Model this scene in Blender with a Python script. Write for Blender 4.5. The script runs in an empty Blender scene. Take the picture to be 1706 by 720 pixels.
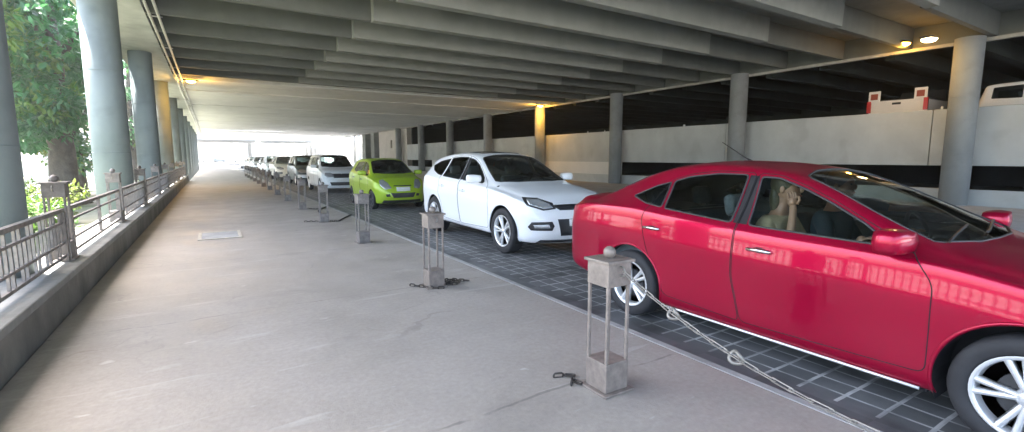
import bpy, bmesh, math, random
import numpy as np
from mathutils import Vector, Matrix
from mathutils.bvhtree import BVHTree
from mathutils.geometry import delaunay_2d_cdt
random.seed(7)
R = math.radians
SC = bpy.context.scene
COL = SC.collection

# ------------------------------------------------------------------ camera
PITCH, YAW = R(6.9), R(31.9)
cam = bpy.data.cameras.new('camera'); co = bpy.data.objects.new('camera', cam); COL.objects.link(co)
cam.sensor_width = 36; cam.lens = 802 / 1706 * 36
cam.clip_end = 3000; cam.clip_start = 0.05
co.location = (0, 0, 1.5)
co.rotation_euler = (R(90) - PITCH, 0, -YAW)
SC.camera = co

# ------------------------------------------------------------------ world, sun, exposure
SUN_EL, SUN_AZ = R(62), R(-28)          # azimuth from +Y towards +X
w = bpy.data.worlds.new('World'); SC.world = w; w.use_nodes = True
nt = w.node_tree; bg = nt.nodes['Background']
sky = nt.nodes.new('ShaderNodeTexSky'); sky.sky_type = 'NISHITA'; sky.sun_disc = False
sky.sun_elevation = SUN_EL; sky.sun_rotation = SUN_AZ
sky.dust_density = 4.0; sky.air_density = 1.0; sky.ozone_density = 1.0
nt.links.new(sky.outputs[0], bg.inputs[0]); bg.inputs[1].default_value = 0.15
sl = bpy.data.lights.new('sun', 'SUN'); sl.energy = 4.5; sl.angle = R(0.5); sl.color = (1, .97, .93)
so = bpy.data.objects.new('sun', sl); COL.objects.link(so)
sd = Vector((math.sin(SUN_AZ) * math.cos(SUN_EL), math.cos(SUN_AZ) * math.cos(SUN_EL), math.sin(SUN_EL)))
so.rotation_euler = sd.to_track_quat('Z', 'Y').to_euler()
SC.view_settings.view_transform = 'Standard'; SC.view_settings.look = 'None'
SC.view_settings.gamma = 1; SC.view_settings.exposure = 3.35
SC.cycles.use_denoising = True
SC.cycles.max_bounces = 9; SC.cycles.diffuse_bounces = 6; SC.cycles.glossy_bounces = 4
SC.cycles.transparent_max_bounces = 12
SC.cycles.caustics_reflective = False; SC.cycles.caustics_refractive = False
SC.cycles.sample_clamp_indirect = 8

# ------------------------------------------------------------------ materials
MATS = {}
def mat(name, col, rough=.7, metal=0, coat=0, spec=.5, emit=None, es=0, var=0, scale=3., bump=0, var2=None, inside=None, stretch=None):
    if name in MATS: return MATS[name]
    m = bpy.data.materials.new(name); m.use_nodes = True; MATS[name] = m
    n = m.node_tree.nodes; l = m.node_tree.links; b = n['Principled BSDF']
    b.inputs['Base Color'].default_value = (*col, 1); b.inputs['Roughness'].default_value = rough
    b.inputs['Metallic'].default_value = metal; b.inputs['Coat Weight'].default_value = coat
    b.inputs['Coat Roughness'].default_value = .04
    b.inputs['Specular IOR Level'].default_value = spec
    if emit: b.inputs['Emission Color'].default_value = (*emit, 1); b.inputs['Emission Strength'].default_value = es
    src = None
    if var or bump:
        tc = n.new('ShaderNodeTexCoord'); mp = n.new('ShaderNodeMapping'); l.new(tc.outputs['Object'], mp.inputs[0])
        if stretch: mp.inputs['Scale'].default_value = stretch
        no = n.new('ShaderNodeTexNoise'); no.inputs['Scale'].default_value = scale; no.inputs['Detail'].default_value = 8; no.inputs['Roughness'].default_value = .62
        l.new(mp.outputs[0], no.inputs[0])
        if var:
            cr = n.new('ShaderNodeValToRGB')
            d = var2 or tuple(c * (1 - var) for c in col); e = tuple(min(1, c * (1 + var)) for c in col)
            cr.color_ramp.elements[0].position = .3; cr.color_ramp.elements[1].position = .7
            cr.color_ramp.elements[0].color = (*d, 1); cr.color_ramp.elements[1].color = (*e, 1)
            l.new(no.outputs[0], cr.inputs[0]); l.new(cr.outputs[0], b.inputs['Base Color']); src = cr.outputs[0]
        if bump:
            no2 = n.new('ShaderNodeTexNoise'); no2.inputs['Scale'].default_value = scale * 9; no2.inputs['Detail'].default_value = 4
            l.new(tc.outputs['Object'], no2.inputs[0])
            bp = n.new('ShaderNodeBump'); bp.inputs['Strength'].default_value = bump; bp.inputs['Distance'].default_value = .01
            l.new(no2.outputs[0], bp.inputs['Height']); l.new(bp.outputs[0], b.inputs['Normal'])
    if inside:
        ge = n.new('ShaderNodeNewGeometry'); mx = n.new('ShaderNodeMixShader'); d2 = n.new('ShaderNodeBsdfDiffuse')
        d2.inputs[0].default_value = (*inside, 1)
        l.new(ge.outputs['Backfacing'], mx.inputs[0]); l.new(b.outputs[0], mx.inputs[1]); l.new(d2.outputs[0], mx.inputs[2])
        l.new(mx.outputs[0], n['Material Output'].inputs[0])
    return m

def glass(name, tint=(.45, .56, .52), refl=1.0, ior=1.5):
    if name in MATS: return MATS[name]
    m = bpy.data.materials.new(name); m.use_nodes = True; MATS[name] = m
    n = m.node_tree.nodes; l = m.node_tree.links
    n.remove(n['Principled BSDF'])
    t = n.new('ShaderNodeBsdfTransparent'); t.inputs[0].default_value = (*tint, 1)
    g = n.new('ShaderNodeBsdfGlossy'); g.inputs['Roughness'].default_value = .02; g.inputs[0].default_value = (refl, refl, refl, 1)
    fr = n.new('ShaderNodeFresnel'); fr.inputs[0].default_value = ior
    mx = n.new('ShaderNodeMixShader'); l.new(fr.outputs[0], mx.inputs[0]); l.new(t.outputs[0], mx.inputs[1]); l.new(g.outputs[0], mx.inputs[2])
    l.new(mx.outputs[0], n['Material Output'].inputs[0])
    return m

HAZE = .0013
def node_mat(name, build):
    if name in MATS: return MATS[name]
    m = bpy.data.materials.new(name); m.use_nodes = True; MATS[name] = m
    build(m.node_tree.nodes, m.node_tree.links, m.node_tree.nodes['Principled BSDF'])
    return m

def M_(n, op, a=None, b=None, l=None):
    x = n.new('ShaderNodeMath'); x.operation = op
    for i, v in enumerate((a, b)):
        if v is None: continue
        if isinstance(v, (int, float)): x.inputs[i].default_value = v
        else: l.new(v, x.inputs[i])
    return x.outputs[0]

def pavement_nodes(n, l, b):
    tc = n.new('ShaderNodeTexCoord'); P = tc.outputs['Object']
    def noise(scale, det=6, rough=.6, st=None, dist=0):
        o = n.new('ShaderNodeTexNoise'); o.inputs['Scale'].default_value = scale; o.inputs['Detail'].default_value = det
        o.inputs['Roughness'].default_value = rough; o.inputs['Distortion'].default_value = dist
        if st:
            mp = n.new('ShaderNodeMapping'); mp.inputs['Scale'].default_value = st; l.new(P, mp.inputs[0]); l.new(mp.outputs[0], o.inputs[0])
        else: l.new(P, o.inputs[0])
        return o.outputs[0]
    def ramp(v, p0, p1, c0, c1):
        r = n.new('ShaderNodeValToRGB'); r.color_ramp.elements[0].position = p0; r.color_ramp.elements[1].position = p1
        r.color_ramp.elements[0].color = (*c0, 1); r.color_ramp.elements[1].color = (*c1, 1); l.new(v, r.inputs[0]); return r.outputs[0]
    base = ramp(noise(.7, 8, .65), .3, .7, (.335, .30, .258), (.42, .38, .335))
    fine = ramp(noise(26, 8, .7), .3, .75, (.82, .82, .82), (1.08, 1.08, 1.08))
    m1 = n.new('ShaderNodeMix'); m1.data_type = 'RGBA'; m1.blend_type = 'MULTIPLY'; m1.inputs[0].default_value = 1
    l.new(base, m1.inputs[6]); l.new(fine, m1.inputs[7])
    # worn streaks running across the walk, light mortar smears
    st = ramp(noise(1.0, 7, .6, (.9, 5.5, 1), .6), .60, .70, (0, 0, 0), (1, 1, 1))
    spots = ramp(noise(3.1, 3, .5, (1, 2.2, 1)), .70, .74, (0, 0, 0), (1, 1, 1))
    mm = M_(n, 'MAXIMUM', M_(n, 'MULTIPLY', st, .34, l), M_(n, 'MULTIPLY', spots, .5, l), l)
    m2 = n.new('ShaderNodeMix'); m2.data_type = 'RGBA'; l.new(mm, m2.inputs[0]); l.new(m1.outputs[2], m2.inputs[6]); m2.inputs[7].default_value = (.60, .58, .54, 1)
    # damp, dirty stains in irregular patches
    dk = ramp(noise(.9, 6, .6, (1, 1.6, 1), .8), .58, .72, (0, 0, 0), (1, 1, 1))
    m3 = n.new('ShaderNodeMix'); m3.data_type = 'RGBA'; l.new(M_(n, 'MULTIPLY', dk, .22, l), m3.inputs[0]); l.new(m2.outputs[2], m3.inputs[6]); m3.inputs[7].default_value = (.10, .095, .09, 1)
    # poured bays: thin joints every 2.9 m, with wobble
    sp = n.new('ShaderNodeSeparateXYZ'); l.new(P, sp.inputs[0])
    wob = M_(n, 'MULTIPLY', noise(1.3, 5), .16, l)
    y = M_(n, 'ADD', sp.outputs[1], wob, l)
    fy = M_(n, 'PINGPONG', M_(n, 'ADD', y, .45, l), 1.45, l)
    j = M_(n, 'LESS_THAN', fy, .011, l)
    br = ramp(noise(4), .42, .55, (0, 0, 0), (1, 1, 1))
    j = M_(n, 'MULTIPLY', j, br, l)
    m4 = n.new('ShaderNodeMix'); m4.data_type = 'RGBA'; l.new(M_(n, 'MULTIPLY', j, .4, l), m4.inputs[0]); l.new(m3.outputs[2], m4.inputs[6]); m4.inputs[7].default_value = (.06, .057, .052, 1)
    # hairline cracks
    vo = n.new('ShaderNodeTexVoronoi'); vo.feature = 'DISTANCE_TO_EDGE'; vo.inputs['Scale'].default_value = .55
    mp = n.new('ShaderNodeMapping'); l.new(P, mp.inputs[0])
    nz = n.new('ShaderNodeTexNoise'); nz.inputs['Scale'].default_value = 2.2; nz.inputs['Detail'].default_value = 6; l.new(P, nz.inputs[0])
    va = n.new('ShaderNodeVectorMath'); va.operation = 'MULTIPLY_ADD'; l.new(nz.outputs[1], va.inputs[0]); va.inputs[1].default_value = (.8, .8, 0); l.new(P, va.inputs[2])
    l.new(va.outputs[0], vo.inputs[0])
    cr = M_(n, 'LESS_THAN', vo.outputs[0], .006, l)
    cr = M_(n, 'MULTIPLY', cr, ramp(noise(.8, 3), .5, .6, (0, 0, 0), (1, 1, 1)), l)
    m5 = n.new('ShaderNodeMix'); m5.data_type = 'RGBA'; l.new(M_(n, 'MULTIPLY', cr, .22, l), m5.inputs[0]); l.new(m4.outputs[2], m5.inputs[6]); m5.inputs[7].default_value = (.07, .066, .06, 1)
    l.new(m5.outputs[2], b.inputs['Base Color'])
    rr = n.new('ShaderNodeMapRange'); l.new(noise(1.7, 5), rr.inputs[0]); rr.inputs[1].default_value = .3; rr.inputs[2].default_value = .7; rr.inputs[3].default_value = .42; rr.inputs[4].default_value = .75
    l.new(rr.outputs[0], b.inputs['Roughness'])
    bp = n.new('ShaderNodeBump'); bp.inputs['Strength'].default_value = .25; bp.inputs['Distance'].default_value = .012
    l.new(noise(40, 6, .7), bp.inputs['Height']); l.new(bp.outputs[0], b.inputs['Normal'])

def road_nodes(n, l, b):
    tc = n.new('ShaderNodeTexCoord'); P = tc.outputs['Object']
    nz = n.new('ShaderNodeTexNoise'); nz.inputs['Scale'].default_value = 2.2; nz.inputs['Detail'].default_value = 5; l.new(P, nz.inputs[0])
    va = n.new('ShaderNodeVectorMath'); va.operation = 'MULTIPLY_ADD'; l.new(nz.outputs[1], va.inputs[0]); va.inputs[1].default_value = (.03, .03, 0); l.new(P, va.inputs[2])
    sp = n.new('ShaderNodeSeparateXYZ'); l.new(va.outputs[0], sp.inputs[0])
    gx = M_(n, 'LESS_THAN', M_(n, 'PINGPONG', M_(n, 'ADD', sp.outputs[0], .02, l), .09, l), .009, l)
    gy = M_(n, 'LESS_THAN', M_(n, 'PINGPONG', sp.outputs[1], .115, l), .012, l)
    g = M_(n, 'MAXIMUM', gx, gy, l)
    g = M_(n, 'MULTIPLY', g, M_(n, 'GREATER_THAN', sp.outputs[0], 3.27, l), l)
    wn = n.new('ShaderNodeTexNoise'); wn.inputs['Scale'].default_value = 5; wn.inputs['Detail'].default_value = 5; l.new(P, wn.inputs[0])
    wr = n.new('ShaderNodeMapRange'); l.new(wn.outputs[0], wr.inputs[0]); wr.inputs[1].default_value = .35; wr.inputs[2].default_value = .6; wr.inputs[3].default_value = .35; wr.inputs[4].default_value = 1
    g = M_(n, 'MULTIPLY', g, wr.outputs[0], l)
    bn = n.new('ShaderNodeTexNoise'); bn.inputs['Scale'].default_value = 1.3; bn.inputs['Detail'].default_value = 9; bn.inputs['Roughness'].default_value = .7; l.new(P, bn.inputs[0])
    r = n.new('ShaderNodeValToRGB'); r.color_ramp.elements[0].position = .3; r.color_ramp.elements[1].position = .72
    r.color_ramp.elements[0].color = (.085, .088, .09, 1); r.color_ramp.elements[1].color = (.17, .172, .172, 1); l.new(bn.outputs[0], r.inputs[0])
    m = n.new('ShaderNodeMix'); m.data_type = 'RGBA'; l.new(g, m.inputs[0]); l.new(r.outputs[0], m.inputs[6]); m.inputs[7].default_value = (.46, .46, .45, 1)
    cx_ = M_(n, 'FLOOR', M_(n, 'DIVIDE', M_(n, 'ADD', sp.outputs[0], .02, l), .18, l), None, l); cy_ = M_(n, 'FLOOR', M_(n, 'DIVIDE', sp.outputs[1], .23, l), None, l)
    cb = n.new('ShaderNodeCombineXYZ'); l.new(cx_, cb.inputs[0]); l.new(cy_, cb.inputs[1])
    wn2 = n.new('ShaderNodeTexWhiteNoise'); l.new(cb.outputs[0], wn2.inputs[0])
    mr2 = n.new('ShaderNodeMapRange'); l.new(wn2.outputs[0], mr2.inputs[0]); mr2.inputs[3].default_value = .72; mr2.inputs[4].default_value = 1.2
    oil = n.new('ShaderNodeTexNoise'); oil.inputs['Scale'].default_value = 1.1; oil.inputs['Detail'].default_value = 4; l.new(P, oil.inputs[0])
    mo = n.new('ShaderNodeMapRange'); l.new(oil.outputs[0], mo.inputs[0]); mo.inputs[1].default_value = .56; mo.inputs[2].default_value = .66; mo.inputs[3].default_value = 1; mo.inputs[4].default_value = .5
    mm2 = n.new('ShaderNodeMix'); mm2.data_type = 'RGBA'; mm2.blend_type = 'MULTIPLY'; mm2.inputs[0].default_value = 1
    l.new(m.outputs[2], mm2.inputs[6]); l.new(M_(n, 'MULTIPLY', mr2.outputs[0], mo.outputs[0], l), mm2.inputs[7])
    l.new(mm2.outputs[2], b.inputs['Base Color']); b.inputs['Roughness'].default_value = .6
    bp = n.new('ShaderNodeBump'); bp.inputs['Strength'].default_value = .5; bp.inputs['Distance'].default_value = .006; bp.invert = True
    l.new(g, bp.inputs['Height']); l.new(bp.outputs[0], b.inputs['Normal'])

def concrete_nodes(c0, c1, scale=.8, streak=.35, bump=.2, board=0, rough=.85):
    def f(n, l, b):
        tc = n.new('ShaderNodeTexCoord'); P = tc.outputs['Object']
        a = n.new('ShaderNodeTexNoise'); a.inputs['Scale'].default_value = scale; a.inputs['Detail'].default_value = 10; a.inputs['Roughness'].default_value = .65; l.new(P, a.inputs[0])
        r = n.new('ShaderNodeValToRGB'); r.color_ramp.elements[0].position = .3; r.color_ramp.elements[1].position = .7
        r.color_ramp.elements[0].color = (*c0, 1); r.color_ramp.elements[1].color = (*c1, 1); l.new(a.outputs[0], r.inputs[0])
        mp = n.new('ShaderNodeMapping'); mp.inputs['Scale'].default_value = (1.1, .8, .18); l.new(P, mp.inputs[0])
        s = n.new('ShaderNodeTexNoise'); s.inputs['Scale'].default_value = 2; s.inputs['Detail'].default_value = 7; l.new(mp.outputs[0], s.inputs[0])
        mr = n.new('ShaderNodeMapRange'); l.new(s.outputs[0], mr.inputs[0]); mr.inputs[1].default_value = .35; mr.inputs[2].default_value = .65
        mr.inputs[3].default_value = 1 - streak; mr.inputs[4].default_value = 1.05
        m = n.new('ShaderNodeMix'); m.data_type = 'RGBA'; m.blend_type = 'MULTIPLY'; m.inputs[0].default_value = 1
        l.new(r.outputs[0], m.inputs[6]); l.new(mr.outputs[0], m.inputs[7]); l.new(m.outputs[2], b.inputs['Base Color'])
        bl = n.new('ShaderNodeTexNoise'); bl.inputs['Scale'].default_value = scale * 1.7; bl.inputs['Detail'].default_value = 5; bl.inputs['Distortion'].default_value = .3; l.new(P, bl.inputs[0])
        b2 = n.new('ShaderNodeMapRange'); l.new(bl.outputs[0], b2.inputs[0]); b2.inputs[1].default_value = .55; b2.inputs[2].default_value = .66; b2.inputs[3].default_value = 1; b2.inputs[4].default_value = .88
        m9 = n.new('ShaderNodeMix'); m9.data_type = 'RGBA'; m9.blend_type = 'MULTIPLY'; m9.inputs[0].default_value = 1
        l.new(m.outputs[2], m9.inputs[6]); l.new(b2.outputs[0], m9.inputs[7]); l.new(m9.outputs[2], b.inputs['Base Color'])
        b.inputs['Roughness'].default_value = rough
        no = n.new('ShaderNodeTexNoise'); no.inputs['Scale'].default_value = 18; no.inputs['Detail'].default_value = 6; l.new(P, no.inputs[0])
        bp = n.new('ShaderNodeBump'); bp.inputs['Strength'].default_value = bump; bp.inputs['Distance'].default_value = .02
        l.new(no.outputs[0], bp.inputs['Height']); l.new(bp.outputs[0], b.inputs['Normal'])
    return f

M_pave = node_mat('worn_walkway_concrete', pavement_nodes)
M_road = node_mat('paver_road', road_nodes)
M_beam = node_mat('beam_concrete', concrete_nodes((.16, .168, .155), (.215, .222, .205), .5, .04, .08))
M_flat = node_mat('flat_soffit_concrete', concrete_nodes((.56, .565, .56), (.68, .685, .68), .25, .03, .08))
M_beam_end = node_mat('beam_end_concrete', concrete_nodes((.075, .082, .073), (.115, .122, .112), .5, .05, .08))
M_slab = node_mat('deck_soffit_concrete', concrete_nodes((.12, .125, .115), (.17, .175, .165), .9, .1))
M_col = node_mat('painted_column_concrete', concrete_nodes((.17, .205, .215), (.23, .27, .28), .8, .08, .12))
M_colr = node_mat('garage_column_concrete', concrete_nodes((.22, .24, .25), (.29, .31, .32), .8, .1, .12))
M_par = node_mat('parapet_concrete', concrete_nodes((.42, .445, .45), (.56, .585, .59), .45, .0, .03))
M_wall = node_mat('kerb_wall_concrete', concrete_nodes((.16, .15, .13), (.27, .255, .225), 1.7, .35, .3))
M_coping = node_mat('coping_concrete', concrete_nodes((.24, .235, .21), (.36, .35, .32), 2.2, .2, .3))
M_kerb = node_mat('kerb_concrete', concrete_nodes((.30, .295, .28), (.44, .43, .41), 3, .15, .3))
M_lot = node_mat('light_concrete_lane', concrete_nodes((.46, .46, .455), (.57, .57, .56), .4, .1, .1))
M_white = mat('white_render', (.72, .72, .71), .8, var=.08, scale=.6)
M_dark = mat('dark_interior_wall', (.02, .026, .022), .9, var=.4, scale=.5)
M_bronze = mat('weathered_bronze_paint', (.24, .20, .17), .5, metal=.15, var=.3, scale=14, bump=.1)
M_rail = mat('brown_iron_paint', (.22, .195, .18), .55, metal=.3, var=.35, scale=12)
M_chain = mat('galvanised_chain', (.27, .25, .22), .55, metal=.5, var=.2, scale=30)
M_chaindark = mat('rusty_chain', (.07, .06, .052), .6, metal=.4, var=.3, scale=30)
M_tyre = mat('tyre_rubber', (.022, .022, .024), .75, var=.3, scale=9)
M_rim = mat('silver_rim', (.78, .79, .8), .28, metal=.55, coat=.3)
M_rimdark = mat('brake_dark', (.03, .03, .032), .6)
M_blackpl = mat('black_plastic', (.018, .018, .02), .45)
M_seal = mat('window_seal', (.03, .032, .034), .5)
M_chrome = mat('chrome_trim', (.75, .76, .77), .12, metal=1)
M_seat = mat('charcoal_seat_cloth', (.06, .075, .08), .9, var=.2, scale=30)
M_lampglass = mat('headlamp_reflector', (.55, .57, .58), .15, metal=.6, coat=1)
M_lampred = mat('red_lamp', (.5, .02, .02), .2, coat=1)
M_amber = mat('amber_lamp', (.8, .3, .03), .2, coat=1)
M_plate = mat('white_plate', (.75, .76, .74), .5)
M_well = mat('wheel_well', (.012, .012, .013), .9)
G_car = glass('car_glass', (.88, .95, .92))
G_dark = glass('tinted_car_glass', (.16, .2, .19))

# ------------------------------------------------------------------ mesh helpers
def link(name, me, m=None, parent=None, smooth=False):
    if m is not None:
        for x in (m if isinstance(m, (list, tuple)) else [m]): me.materials.append(x)
    if smooth:
        me.polygons.foreach_set('use_smooth', [True] * len(me.polygons))
    o = bpy.data.objects.new(name, me); COL.objects.link(o)
    if parent: o.parent = parent
    return o
def from_bm(name, bm, m=None, parent=None, smooth=False):
    me = bpy.data.meshes.new(name); bmesh.ops.recalc_face_normals(bm, faces=bm.faces); bm.to_mesh(me); bm.free()
    return link(name, me, m, parent, smooth)
def box(bm, x0, x1, y0, y1, z0, z1, mi=0, mtx=None, bev=0):
    r = bmesh.ops.create_cube(bm, size=1)
    vs = r['verts']
    for v in vs:
        v.co = Vector(((x0 + x1) / 2 + v.co.x * (x1 - x0), (y0 + y1) / 2 + v.co.y * (y1 - y0), (z0 + z1) / 2 + v.co.z * (z1 - z0)))
    fs = set(f for v in vs for f in v.link_faces)
    for f in fs: f.material_index = mi
    if bev:
        es = set(e for v in vs for e in v.link_edges)
        rr = bmesh.ops.bevel(bm, geom=list(es), offset=bev, segments=2, affect='EDGES', profile=.5)
        vs = list(set(v for f in rr['faces'] for v in f.verts) | set(v for v in vs if v.is_valid))
        for f in rr['faces']: f.material_index = mi
    if mtx is not None:
        for v in vs: v.co = mtx @ v.co
    return vs
def boxes(name, lst, m, parent=None, bev=0):
    bm = bmesh.new()
    for b in lst: box(bm, *b[:6], bev=bev)
    return from_bm(name, bm, m, parent)
def pieces(name, lst, m, parent=None, bev=0):
    return [boxes(name, [b], m, parent, bev) for b in lst]
def lathe(bm, prof, n=32, mtx=None, mi=0, cap=True):
    rings = []
    for r, z in prof:
        ring = []
        for i in range(n):
            a = 2 * math.pi * i / n
            c = Vector((r * math.cos(a), r * math.sin(a), z))
            if mtx is not None: c = mtx @ c
            ring.append(bm.verts.new(c))
        rings.append(ring)
    for a, b in zip(rings[:-1], rings[1:]):
        for i in range(n):
            f = bm.faces.new((a[i], a[(i + 1) % n], b[(i + 1) % n], b[i])); f.material_index = mi
    if cap:
        for rg in (rings[0], rings[-1]):
            f = bm.faces.new(rg); f.material_index = mi
def tube(bm, pts, r, n=8, closed=False, mi=0):
    pts = [Vector(p) for p in pts]; rings = []; N = len(pts); up = None
    for i, p in enumerate(pts):
        if closed: t = pts[(i + 1) % N] - pts[i - 1]
        else: t = pts[min(i + 1, N - 1)] - pts[max(i - 1, 0)]
        if t.length < 1e-9: t = Vector((0, 0, 1))
        t.normalize()
        if up is None:
            up = Vector((0, 0, 1)) if abs(t.z) < .9 else Vector((1, 0, 0))
        a = t.cross(up)
        if a.length < 1e-6: a = t.cross(Vector((1, 0, 0)))
        a.normalize(); b = a.cross(t).normalized(); up = b
        rr = r[i] if isinstance(r, (list, tuple)) else r
        rings.append([bm.verts.new(p + (a * math.cos(2 * math.pi * k / n) + b * math.sin(2 * math.pi * k / n)) * rr) for k in range(n)])
    rg = range(N) if closed else range(N - 1)
    for i in rg:
        A, B = rings[i], rings[(i + 1) % N]
        for k in range(n):
            f = bm.faces.new((A[k], A[(k + 1) % n], B[(k + 1) % n], B[k])); f.material_index = mi
    if not closed:
        bm.faces.new(rings[0]).material_index = mi; bm.faces.new(rings[-1]).material_index = mi
def empty(name, loc=(0, 0, 0), rz=0):
    o = bpy.data.objects.new(name, None); COL.objects.link(o); o.location = loc; o.rotation_euler = (0, 0, rz); o.empty_display_size = .2
    return o
def tag(o, label, cat, group=None):
    o['label'] = label; o['category'] = cat
    if group: o['group'] = group
    return o
def struct(o): o['kind'] = 'structure'; return o
def dup(root, loc, rz=None, label=None):
    def cp(o, par):
        c = o.copy(); COL.objects.link(c); c.parent = par
        for ch in list(o.children): cp(ch, c)
        return c
    r = cp(root, None); r.location = loc
    if rz is not None: r.rotation_euler = (0, 0, rz)
    if label: r['label'] = label
    return r

# ------------------------------------------------------------------ the setting
KX = 3.05            # kerb line
RZ = -0.025           # road level
struct(boxes('pavement', [(-1.25, KX - .07, -14, 170, -.5, 0)], M_pave))
struct(boxes('kerb', [(KX - .07 + .002, KX, -14, 170, -.5, .004)], M_kerb, bev=.004))
struct(boxes('road', [(KX + .002, 8.4, -14, 260, -.6, RZ)], M_road))
struct(boxes('concrete_lane', [(8.402, 20.6, -14, 260, -.6, RZ + .004)], M_lot))
def ground_nodes(n, l, b):
    tc = n.new('ShaderNodeTexCoord'); a = n.new('ShaderNodeTexNoise'); a.inputs['Scale'].default_value = .35; a.inputs['Detail'].default_value = 9; l.new(tc.outputs['Object'], a.inputs[0])
    r = n.new('ShaderNodeValToRGB'); e = r.color_ramp.elements; e[0].position = .35; e[1].position = .65
    e[0].color = (.10, .13, .05, 1); e[1].color = (.33, .31, .26, 1); l.new(a.outputs[0], r.inputs[0]); l.new(r.outputs[0], b.inputs['Base Color']); b.inputs['Roughness'].default_value = .95
M_ground = node_mat('garden_soil_and_paving', ground_nodes)
bm = bmesh.new(); bmesh.ops.create_grid(bm, x_segments=4, y_segments=4, size=1200)
for v in bm.verts: v.co.z = -.62
struct(from_bm('ground', bm, mat('far_pale_ground', (.38, .37, .34), .9, var=.15, scale=.05)))
struct(boxes('garden_ground', [(-40, -1.9, -20, 90, -.615, -.1)], M_ground))

# ------------------------------------------------------------------ covered deck: slab, beams, girders
deck = empty('concrete_car_deck', (9, 30, 5.2))
tag(deck, 'broad grey concrete deck overhead carried by rows of deep cross beams', 'roof deck')
def P(o):
    if isinstance(o, list): return [P(q) for q in o]
    o.parent = deck; o.matrix_parent_inverse = Matrix.Translation((-9, -30, -5.2)); return o
ZB, ZT = 5.2, 5.95
Y0, Y1 = -6.0, 96.0
slabs = [(-2.6, 21.6, Y0, 28.2, ZT - .03, ZT + .3)]
# beyond the beams the soffit is a flat plate with shallow joints, later with slots added to let light down onto the floor
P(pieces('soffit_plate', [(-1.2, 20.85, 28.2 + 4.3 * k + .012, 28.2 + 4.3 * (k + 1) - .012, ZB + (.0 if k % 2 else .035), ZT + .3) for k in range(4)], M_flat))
for k in range(12):
    y = 45.4 + 4.3 * k
    for x0, x1, hole in ((-1.2, .6, 0), (.604, 9.0, k > 5 and k % 2), (9.004, 20.85, 0)):
        P(boxes('soffit_plate', [(x0, x1, y + (1.5 if hole else .012), y + 4.288, ZB + .01 * (k % 3), ZT + .3)], M_flat))
slabs += [(20.86, 21.6, 28.21, Y1, ZT - .03, ZT + .3), (-2.6, -1.21, 28.21, Y1, ZT - .03, ZT + .3)]
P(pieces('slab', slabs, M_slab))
yb = 4.9 - 2.15 * 5
proto = None
while yb < 27.5:
    if proto is None:
        bm = bmesh.new()
        # side pieces narrower than the heavy middle stretch
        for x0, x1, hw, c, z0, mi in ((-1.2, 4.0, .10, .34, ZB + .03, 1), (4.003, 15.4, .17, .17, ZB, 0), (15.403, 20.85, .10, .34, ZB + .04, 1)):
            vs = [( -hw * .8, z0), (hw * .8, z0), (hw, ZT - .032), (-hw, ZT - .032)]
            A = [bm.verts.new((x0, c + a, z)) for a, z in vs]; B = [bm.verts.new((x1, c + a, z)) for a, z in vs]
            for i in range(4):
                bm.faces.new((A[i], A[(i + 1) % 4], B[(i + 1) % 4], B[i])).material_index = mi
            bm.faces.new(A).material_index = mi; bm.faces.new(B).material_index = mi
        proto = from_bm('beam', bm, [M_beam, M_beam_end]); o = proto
    else:
        o = proto.copy(); COL.objects.link(o)
    o.location = (0, yb, random.uniform(-.012, .012)); P(o); yb += 2.15
# long edge girders over both column rows
P(boxes('edge_girder', [(-2.6, -1.203, Y0, Y1, ZB + .03, ZT - .035)], node_mat('girder_concrete', concrete_nodes((.34, .35, .33), (.46, .47, .45), .9, .15))))
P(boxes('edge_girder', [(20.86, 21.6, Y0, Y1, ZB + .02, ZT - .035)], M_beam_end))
P(boxes('edge_strip', [(20.62, 20.78, Y0, Y1, ZB - .11, ZB - .01)], M_coping))
M_cond = mat('conduit_paint', (.4, .4, .38), .5, var=.2, scale=5)
for x in (-1.08, -.9):
    bm = bmesh.new(); tube(bm, [(x, Y0 + i * 3, ZB - .07 + random.uniform(-.012, .012)) for i in range(35)], .035, 8); P(from_bm('conduit', bm, M_cond))
P(pieces('bracket', [(-1.16, -.83, Y0 + .6 + i * 4.3, Y0 + .65 + i * 4.3, ZB - .03, ZB - .005) for i in range(24)], M_cond))

def column(x, y, m, label, zb=-.6, rings=()):
    bm = bmesh.new(); r = .37 if x > 0 else .35
    prof = [(r, zb), (r, ZB + .03)]
    lathe(bm, prof, 40)
    # faint form-work seams
    for z in (1.6, 3.4): lathe(bm, [(r + .004, z), (r + .004, z + .02)], 40, cap=True)
    o = from_bm('column', bm, m); o.location = (x, y, 0)
    me = o.data
    for p in me.polygons: p.use_smooth = abs(p.normal.z) < .5
    tag(o, label, 'column', 'round columns carrying the deck'); return o
NEAR = ['nearest', 'second nearest', 'third nearest', 'fourth nearest', 'fifth nearest', 'sixth nearest', 'seventh nearest', 'eighth nearest', 'ninth nearest', 'tenth nearest', 'eleventh nearest', 'farthest']
cl = ['round grey-blue column cut off by the left edge of the photo', 'big round grey-blue column behind the railing, its pale left side against the tree',
      'round grey-blue column between the big column and the orange-lit one', 'round column behind the railing washed orange by the lamp at its top'] + \
     ['round grey column of the garden row, %s beyond the orange-lit one' % s for s in NEAR[:7]] + ['last round column of the garden row, farthest down the walkway']
for i in range(12):
    column(-1.90, 6.45 + 7.8 * i, M_col, cl[i])
cr_ = ['thick round column on the right, just beyond the pickup with square lamps', 'round grey column right above the roof of the red car', 'round grey column above the tail of the red car',
       'round column on the garage side washed orange by the lamp at its top'] + ['round column on the garage side, %s beyond the orange-lit one' % s for s in NEAR[:4]]
for i in range(8):
    column(20.1 + .4, 5.7 + 7.8 * i, M_colr, cr_[i])

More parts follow.
